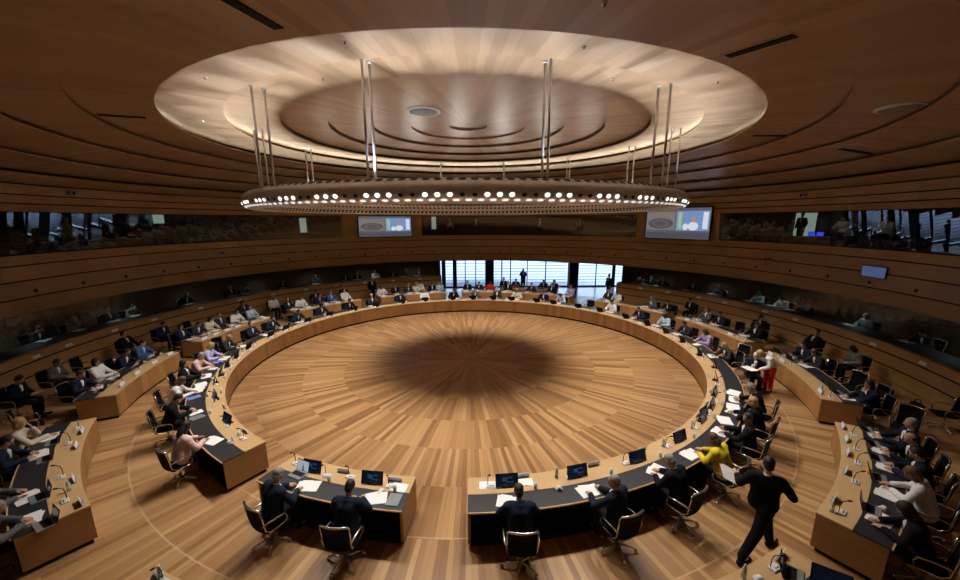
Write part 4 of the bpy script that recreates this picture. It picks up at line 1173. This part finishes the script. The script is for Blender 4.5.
# ---- rear desk by the windows
for n, (a, p, top, hs) in enumerate(((79.2, 'upright', 'black', 'short'), (75.4, 'read', 'charcoal', 'short'), (63.6, 'upright', 'black', 'bob'), (66.8, 'read', 'navy', 'short'))):
    person(pol(14.25, a), a + 180, 'person in %s at the rear desk before the windows, %s from the left' % (top, ORD[(1, 2, 4, 3)[n]]), p, top, hs, 'dark')
    chair(14.3, a, 'black chair at the rear desk before the windows, %s from the left' % ORD[(1, 2, 4, 3)[n]], 0, None, False)
for n, a in enumerate((77.4, 71.5, 70.0, 65.2)):
    papers(13.6, a, 'white papers on the rear desk before the windows, %s from the left' % ORD[n + 1], 10, True)
t = thing('projector', 'white projector on the rear desk before the windows', 'projector', pol(13.3, 69.0, DH), 69)
m_ = MB(); m_.bbox((0, 0, 0.09), (0.34, 0.42, 0.16), 0.02); m_.build('casing', MT['paper'], t)
m_ = MB(); m_.tube([(-0.16, 0.1, 0.10), (-0.20, 0.1, 0.10)], [0.05, 0.045], 14); m_.build('lens', MT['black'], t)

# ---- free-standing people at the far side
o = person(pol(16.9, 74.6), 262, 'photographer in black standing against the bright window', 'shoot', 'black', 'short', 'dark')
t = thing('camera', 'dark photo camera held up by the photographer at the window', 'camera', pol(16.62, 74.75, 1.60), 262)
m_ = MB(); m_.bbox((0, 0, 0), (0.07, 0.15, 0.10), 0.01); m_.build('body', MT['black'], t)
m_ = MB(); m_.tube([(0.03, 0, 0), (0.14, 0, 0)], [0.035, 0.04], 12); m_.build('lens', MT['black'], t)
person(pol(16.4, 50.6), 200, 'person in black standing by the right window next to the parapet end', 'stand', 'black', 'short', 'dark')
person(pol(13.7, 120.4), 300, 'person in black suit standing behind the far left desks', 'stand', 'black', 'short', 'gray')

# ---- people and chairs along the walls
WALLP = [(-167.3, 'lap', 'grey', 'short', 'dark', 'person in grey jacket seated by the left wall, legs apart', 13.95), (-161.5, 'lap', 'black', 'short', 'dark', 'person in black suit by the left wall near the frame edge', 14.0),
         (179.6, 'back', 'black', 'short', 'dark', 'person in black suit leaning back by the left wall', 13.95), (173.0, 'lap', 'navy', 'short', 'dark', 'person in navy suit by the left wall beyond the leaning one', 13.95),
         (154.6, 'back', 'charcoal', 'bob', 'brown', 'brown-haired person by the left wall under a white card', 13.95), (147.6, 'lap', 'white', 'short', 'gray', 'person in white shirt and dark waistcoat by the left wall', 13.95),
         (136.6, 'lap', 'navy', 'short', 'dark', 'person in navy by the far left wall', 13.9), (128.4, 'back', 'black', 'short', 'gray', 'person in black by the far left wall', 13.9),
         (106.0, 'lap', 'white', 'short', 'dark', 'person in white near the left window', 13.5),
         (24.4, 'lap', 'black', 'short', 'dark', 'person in black by the right wall beyond the desks', 13.9), (7.2, 'turn', 'black', 'bob', 'black', 'person in black bending sideways by the right wall', 13.7),
         (-3.2, 'back', 'black', 'short', 'dark', 'person in black suit with crossed hands by the right wall', 13.9), (-11.4, 'lap', 'greygreen', 'bob', 'dark', 'person in grey-green jacket seated by the right wall', 13.95)]
for a, p, top, hs, hc, d, R in WALLP:
    person(pol(R, a), a + 180 + (20 if p == 'turn' else 0), d, p, top, hs, hc, collar=top not in ('greygreen',))
    chair(R + 0.05, a, 'black chair under the ' + d, 0, None, abs(a) < 20 or abs(a) > 160)
for a, R, tn, lab in ((8.6, 12.75, 10, 'empty black chair at the third outer desk on the right'), (-19.0, 12.8, 25, 'empty black chair with papers beside it, second outer desk on the right'), (-23.2, 12.85, 10, 'empty black chair left of the chin-resting sitter'),
                      (-30.2, 12.95, 60, 'empty black chair at the near end of the second right outer desk'), (-24.5, 14.3, 0, 'tall black chair against the right wall'),
                      (167.0, 13.9, 0, 'empty black chair by the left wall behind the third desk'), (-154.0, 12.9, 20, 'empty black chair between the two left front desks'), (-172.6, 14.0, 0, 'empty black chair by the left wall left of the leaning person'),
                      (-34.0, 14.0, 30, 'black chair in shadow at the right edge, upper of two'), (-43.0, 14.0, 10, 'black chair in shadow at the right edge, lower of two'), (-57.0, 13.9, 30, 'black chair in deep shadow at the lower right edge')):
    chair(R, a, lab, tn, None, True)
def bag(R, a, label, rz):
    t = thing('shoulder_bag', label, 'bag', pol(R, a, 0), rz)
    m_ = MB(); m_.bbox((0, 0, 0.14), (0.38, 0.16, 0.28), 0.05); m_.build('body', MT['black'], t)
    m_ = MB(); m_.tube([(-0.10, 0, 0.27), (-0.08, 0, 0.36), (0, 0, 0.40), (0.08, 0, 0.36), (0.10, 0, 0.27)], 0.012, 8); m_.build('handle', MT['black'], t)
bag(14.3, -15.6, 'black bag on the floor by the right wall beside the grey-green jacket', 60)
bag(14.35, -20.0, 'black bag slumped against the right wall before the tall chair', 80)
bag(13.6, -37.0, 'black bag on the floor near the right edge behind the desk', 30)
bag(12.2, -154.6, 'brown-black bag on the floor between the left desks', 20)

# ================================================================== behind the lower glass
GAL = [(-177.0, 'charcoal'), (178.0, 'greygreen'), (172.8, 'navy'), (169.5, 'greygreen'), (151.2, 'charcoal'), (148.4, 'grey'), (124.6, 'charcoal'), (121.5, 'charcoal'), (116.6, 'white'), (111.8, 'charcoal'), (108.4, 'grey'), (104.5, 'charcoal'),
       (42.8, 'grey'), (40.2, 'charcoal'), (37.2, 'charcoal'), (30.1, 'charcoal'), (24.7, 'grey'), (16.7, 'lightblue'), (12.1, 'white'), (8.6, 'grey'), (-1.3, 'lightblue'), (-9.3, 'charcoal'), (160.0, 'charcoal'), (140.0, 'charcoal'), (132.0, 'grey')]
GALS = sorted([q for q in GAL if q[0] > 90 or q[0] < -90], key=lambda q: q[0] % 360, reverse=True)
GALR = sorted([q for q in GAL if -90 < q[0] < 90], key=lambda q: q[0])
for side, lst in (('left', GALS), ('right', GALR)):
    for n, (a, top) in enumerate(lst):
        person(pol(16.50, a, 0.56), a + 180, 'person in %s behind the lower %s glass, %s from near end' % (top, side, ORD[n + 1]), ('write', 'read', 'upright')[n % 3], top, ('short', 'bob', 'short')[n % 3], ('dark', 'gray', 'brown')[n % 3], collar=top in ('charcoal', 'navy'))
        chair(16.56, a, 'black chair behind the lower %s glass, %s from near end' % (side, ORD[n + 1]), 0, None, False).location.z = 0.56
        papers(15.95, a + 0.8, 'white papers behind the lower %s glass, %s from near end' % (side, ORD[n + 1]), random.uniform(-30, 30), True, z=1.365)
for n, a in enumerate((-170.2, -175.0, 177.6, 170.6, 161.5, 153.0, 145.2, 137.0, 129.0, 121.0, 113.0, 105.0)):
    t = inst('wall_card', ME_PLATE, None, MT['paper'], pol(14.835, a, 1.20), a + 180); tag(t, 'white card fixed under the rail of the left wall', 'card', 'white cards on the left parapet')
for n, a in enumerate((40.0, 33.0, 25.3, 19.3, 10.8, 4.7, -9.0, -16.5)):
    t = inst('wall_card', ME_PLATE, None, MT['paper'], pol(14.835, a, 1.20), a + 180); tag(t, 'white card fixed under the rail of the right wall', 'card', 'white cards on the right parapet')

# ================================================================== upper wall fittings
for i in range(-7, 31):
    a = 90.6 + 6.45 * (i - 11.5)
    t = thing('wall_speaker', 'small round black loudspeaker in the long wooden wall band', 'loudspeaker', pol(15.70, a, 3.27), a + 180, 'round loudspeakers along the wall band')
    m_ = MB(); m_.tube([(-0.01, 0, 0), (0.012, 0, 0)], [0.068, 0.064], 16); m_.build('rim', MT['black'], t)
    m_ = MB(); m_.ell((0.010, 0, 0), (0.010, 0.054, 0.054), None, 12, 6); m_.build('grille', MT['hole'], t)
def wall_camera(a, z, label):
    t = thing('wall_camera', label, 'camera', pol(15.68, a, z), a + 180)
    m_ = MB(); m_.bbox((0.02, 0, 0), (0.03, 0.14, 0.14), 0.01); m_.tube([(0.02, 0, 0), (0.2, 0, 0.0)], 0.025, 8); m_.build('bracket', MT['grey'], t)
    m_ = MB(); m_.bbox((0.28, 0, 0.03), (0.20, 0.26, 0.16), 0.03); m_.build('housing', MT['grey'], t)
    m_ = MB(); m_.tube([(0.36, 0, 0.03), (0.42, 0, 0.03)], [0.05, 0.045], 14); m_.build('lens', MT['black'], t)
wall_camera(166.5 - 12.5, 3.95, 'grey camera on a bracket on the left wall band')
wall_camera(104.5, 3.75, 'small camera on the far wall band left of the windows')
wall_camera(44.0, 3.75, 'small camera on the far wall band right of the windows')
wall_camera(13.6, 3.72, 'grey camera on a bracket on the right wall band')
wall_camera(177.7, 6.75, 'dark projector box under the ceiling edge at left')
wall_camera(9.0, 6.75, 'dark projector box under the ceiling edge at right')
# picture screens
MT['scr_bg'] = plain('screen_grey_blue', (0.05, 0.05, 0.06), 0.3, emit=(0.34, 0.36, 0.46), estr=0.26)
MT['scr_bar'] = plain('screen_caption_bar', (0.05, 0.05, 0.06), 0.3, emit=(0.28, 0.29, 0.36), estr=0.22)
MT['scr_hall'] = plain('screen_hall_image', (0.05, 0.05, 0.06), 0.3, var=0.2, scale=4, emit=(0.42, 0.38, 0.34), estr=0.42)
MT['scr_dark'] = plain('screen_dark_tone', (0.03, 0.03, 0.03), 0.3, emit=(0.20, 0.18, 0.18), estr=0.4)
MT['scr_blue'] = plain('screen_bright_blue', (0.1, 0.1, 0.2), 0.3, emit=(0.30, 0.50, 1.0), estr=0.5)
MT['scr_white'] = plain('screen_white', (0.3, 0.3, 0.3), 0.3, emit=(0.85, 0.92, 1.0), estr=0.7)
MT['scr_yellow'] = plain('screen_yellow_green', (0.2, 0.2, 0.1), 0.3, emit=(0.55, 0.75, 0.35), estr=0.6)
MT['scr_face'] = plain('screen_face', (0.2, 0.1, 0.1), 0.3, emit=(0.6, 0.4, 0.33), estr=0.6)
def wall_screen(a0, a1, z0, z1, label):
    am = (a0 + a1) / 2; h = rad(a1 - a0) / 2; R = 15.5 * cos(h); W = 2 * 15.5 * sin(h); Hh = z1 - z0
    t = thing('wall_screen', label, 'screen', pol(R - 0.06, am, z0), am + 180)
    m_ = MB(); m_.box((-0.02, 0, Hh / 2), (0.05, W, Hh)); m_.build('housing', MT['black'], t)
    def q(mb, y0, y1, zz0, zz1, d, mi=0):
        y0, y1 = [(0.5 - v) * W for v in (y0, y1)]; zz0 *= Hh; zz1 *= Hh
        mb.box((0.006 + d, (y0 + y1) / 2, (zz0 + zz1) / 2), (0.003, abs(y1 - y0), zz1 - zz0), None, mi)
    # seen from the room the left side is -y
    m_ = MB(); q(m_, 0.02, 0.98, 0.03, 0.97, 0); s = m_.build('picture', MT['scr_bg'], t)
    m_ = MB(); q(m_, 0.03, 0.97, 0.05, 0.22, 0.003); m_.build('caption_bar', MT['scr_bar'], s)
    m_ = MB(); q(m_, 0.52, 0.97, 0.30, 0.86, 0.003)
    c = Vector((0.014, (0.5 - 0.745) * W, 0.50 * Hh))
    for rr, k in ((1.0, 1), (0.72, 2), (0.46, 1)):
        vs = [c + Vector((0.001 * (3 - 2 * rr), cos(2 * PI * i / 24) * 0.20 * W * rr, sin(2 * PI * i / 24) * 0.17 * Hh * rr)) for i in range(24)]
        m_.add(vs, [tuple(range(24))], k)
    m_.build('hall_view', [MT['scr_hall'], MT['scr_dark'], MT['scr_bg']], s)
    m_ = MB(); q(m_, 0.03, 0.50, 0.28, 0.88, 0.003)
    q(m_, 0.42, 0.47, 0.34, 0.84, 0.006, 1); q(m_, 0.05, 0.12, 0.34, 0.84, 0.006, 2)
    def blob(y, z, ry, rz_, mi, d):
        cc = Vector((0.006 + d, (0.5 - y) * W, z * Hh)); m_.add([cc + Vector((0, cos(2 * PI * i / 18) * ry * W, sin(2 * PI * i / 18) * rz_ * Hh)) for i in range(18)], [tuple(range(18))], mi)
    blob(0.25, 0.42, 0.075, 0.13, 2, 0.008); blob(0.25, 0.62, 0.032, 0.085, 3, 0.010); blob(0.36, 0.40, 0.04, 0.10, 2, 0.007)
    m_.build('speaker_view', [MT['scr_blue'], MT['scr_yellow'], MT['scr_white'], MT['scr_face']], s)
wall_screen(106.4, 121.4, 4.5, 6.06, 'large lit wall screen left of the far gallery window')
wall_screen(25.9, 41.2, 4.5, 6.45, 'large lit wall screen right of the far gallery window')
t = thing('wall_reflection', 'small blue patch on the right wall band standing in for a glass reflection', 'screen', pol(15.66, -3.5, 3.5), 176.5)  # added glowing panel that imitates a blue reflection in glass
m_ = MB(); m_.bbox((0.02, 0, 0.21), (0.05, 0.98, 0.44), 0.01); m_.build('housing', MT['black'], t)  # dark border behind the imitated reflection
m_ = MB(); m_.box((0.047, 0, 0.21), (0.004, 0.92, 0.40)); m_.build('picture', plain('reflection_blue', (0.05, 0.06, 0.1), 0.3, emit=(0.13, 0.18, 0.42), estr=0.38), t)

# ---- upper booths: a few people, desks, lit doors
MT['doorlight'] = plain('lit_doorway', (0.5, 0.55, 0.5), 0.6, emit=(0.62, 0.75, 0.66), estr=0.32)
for n, (a, w, z0, z1) in enumerate(((13.2, 3.2, 4.6, 6.02), (132.6, 1.5, 4.9, 5.9), (160.2, 1.7, 5.6, 6.1), (99.6, 1.2, 5.0, 6.0))):
    m_ = MB(); m_.sector([(17.36, z0), (17.40, z0), (17.40, z1), (17.36, z1)], a - w / 2, a + w / 2, 3)
    struct('door_%d' % (n + 1), m_, MT['doorlight'])
m_ = MB()
for a0, a1 in WINDOWS[:3]: m_.sector([(15.95, 4.92), (16.25, 4.92), (16.25, 4.50), (15.95, 4.50)], a0 + 1, a1 - 1, int((a1 - a0) / 2))
struct('trim_4', m_, MT['black'])
UP = [(12.6, 'black', 'person silhouetted before the lit doorway behind the upper right glass', 'stand', 16.9), (5.4, 'white', 'person in white behind the upper right glass, left of two', 'read', 16.7), (-0.5, 'white', 'person in white behind the upper right glass, right of two', 'read', 16.7),
      (175.2, 'tan', 'person in tan behind the upper left glass', 'upright', 16.7), (166.6, 'charcoal', 'person in charcoal behind the upper left glass', 'upright', 16.7),
      (95.3, 'grey', 'person in grey behind the far upper glass, leftmost', 'upright', 16.7), (88.0, 'charcoal', 'person in charcoal behind the far upper glass, second from left', 'read', 16.7), (70.1, 'grey', 'person in grey behind the far upper glass, right of its middle', 'upright', 16.7), (59.3, 'charcoal', 'person in charcoal behind the far upper glass, rightmost', 'read', 16.7)]
for a, top, d, p, R in UP:
    z = 4.5 if p == 'stand' else 4.36
    person(pol(R, a, 4.5 if p != 'stand' else 4.5), a + 180, d, p, top, 'short', 'dark', scale=0.86 if p == 'stand' else 1.0)
    if p != 'stand': chair(R + 0.05, a, 'black chair under the ' + d, 0, None, False).location.z = 4.5
for n, a in enumerate((8.6, 7.2)):
    t = thing('booth_monitor', 'glowing blue booth monitor behind the upper right glass, %s of two' % ('left', 'right')[n], 'monitor', pol(16.1, a, 4.92), a + 180 + 180)
    m_ = MB(); m_.bbox((0.02, 0, 0.12), (0.03, 0.34, 0.20), 0.01); m_.box((0.02, 0, 0.02), (0.12, 0.16, 0.03)); m_.build('casing', MT['black'], t)
    m_ = MB(); m_.box((-0.001, 0, 0.12), (0.006, 0.31, 0.17)); m_.build('screen', plain('booth_blue', (0.02, 0.03, 0.1), 0.3, emit=(0.04, 0.07, 1.0), estr=0.8), t)
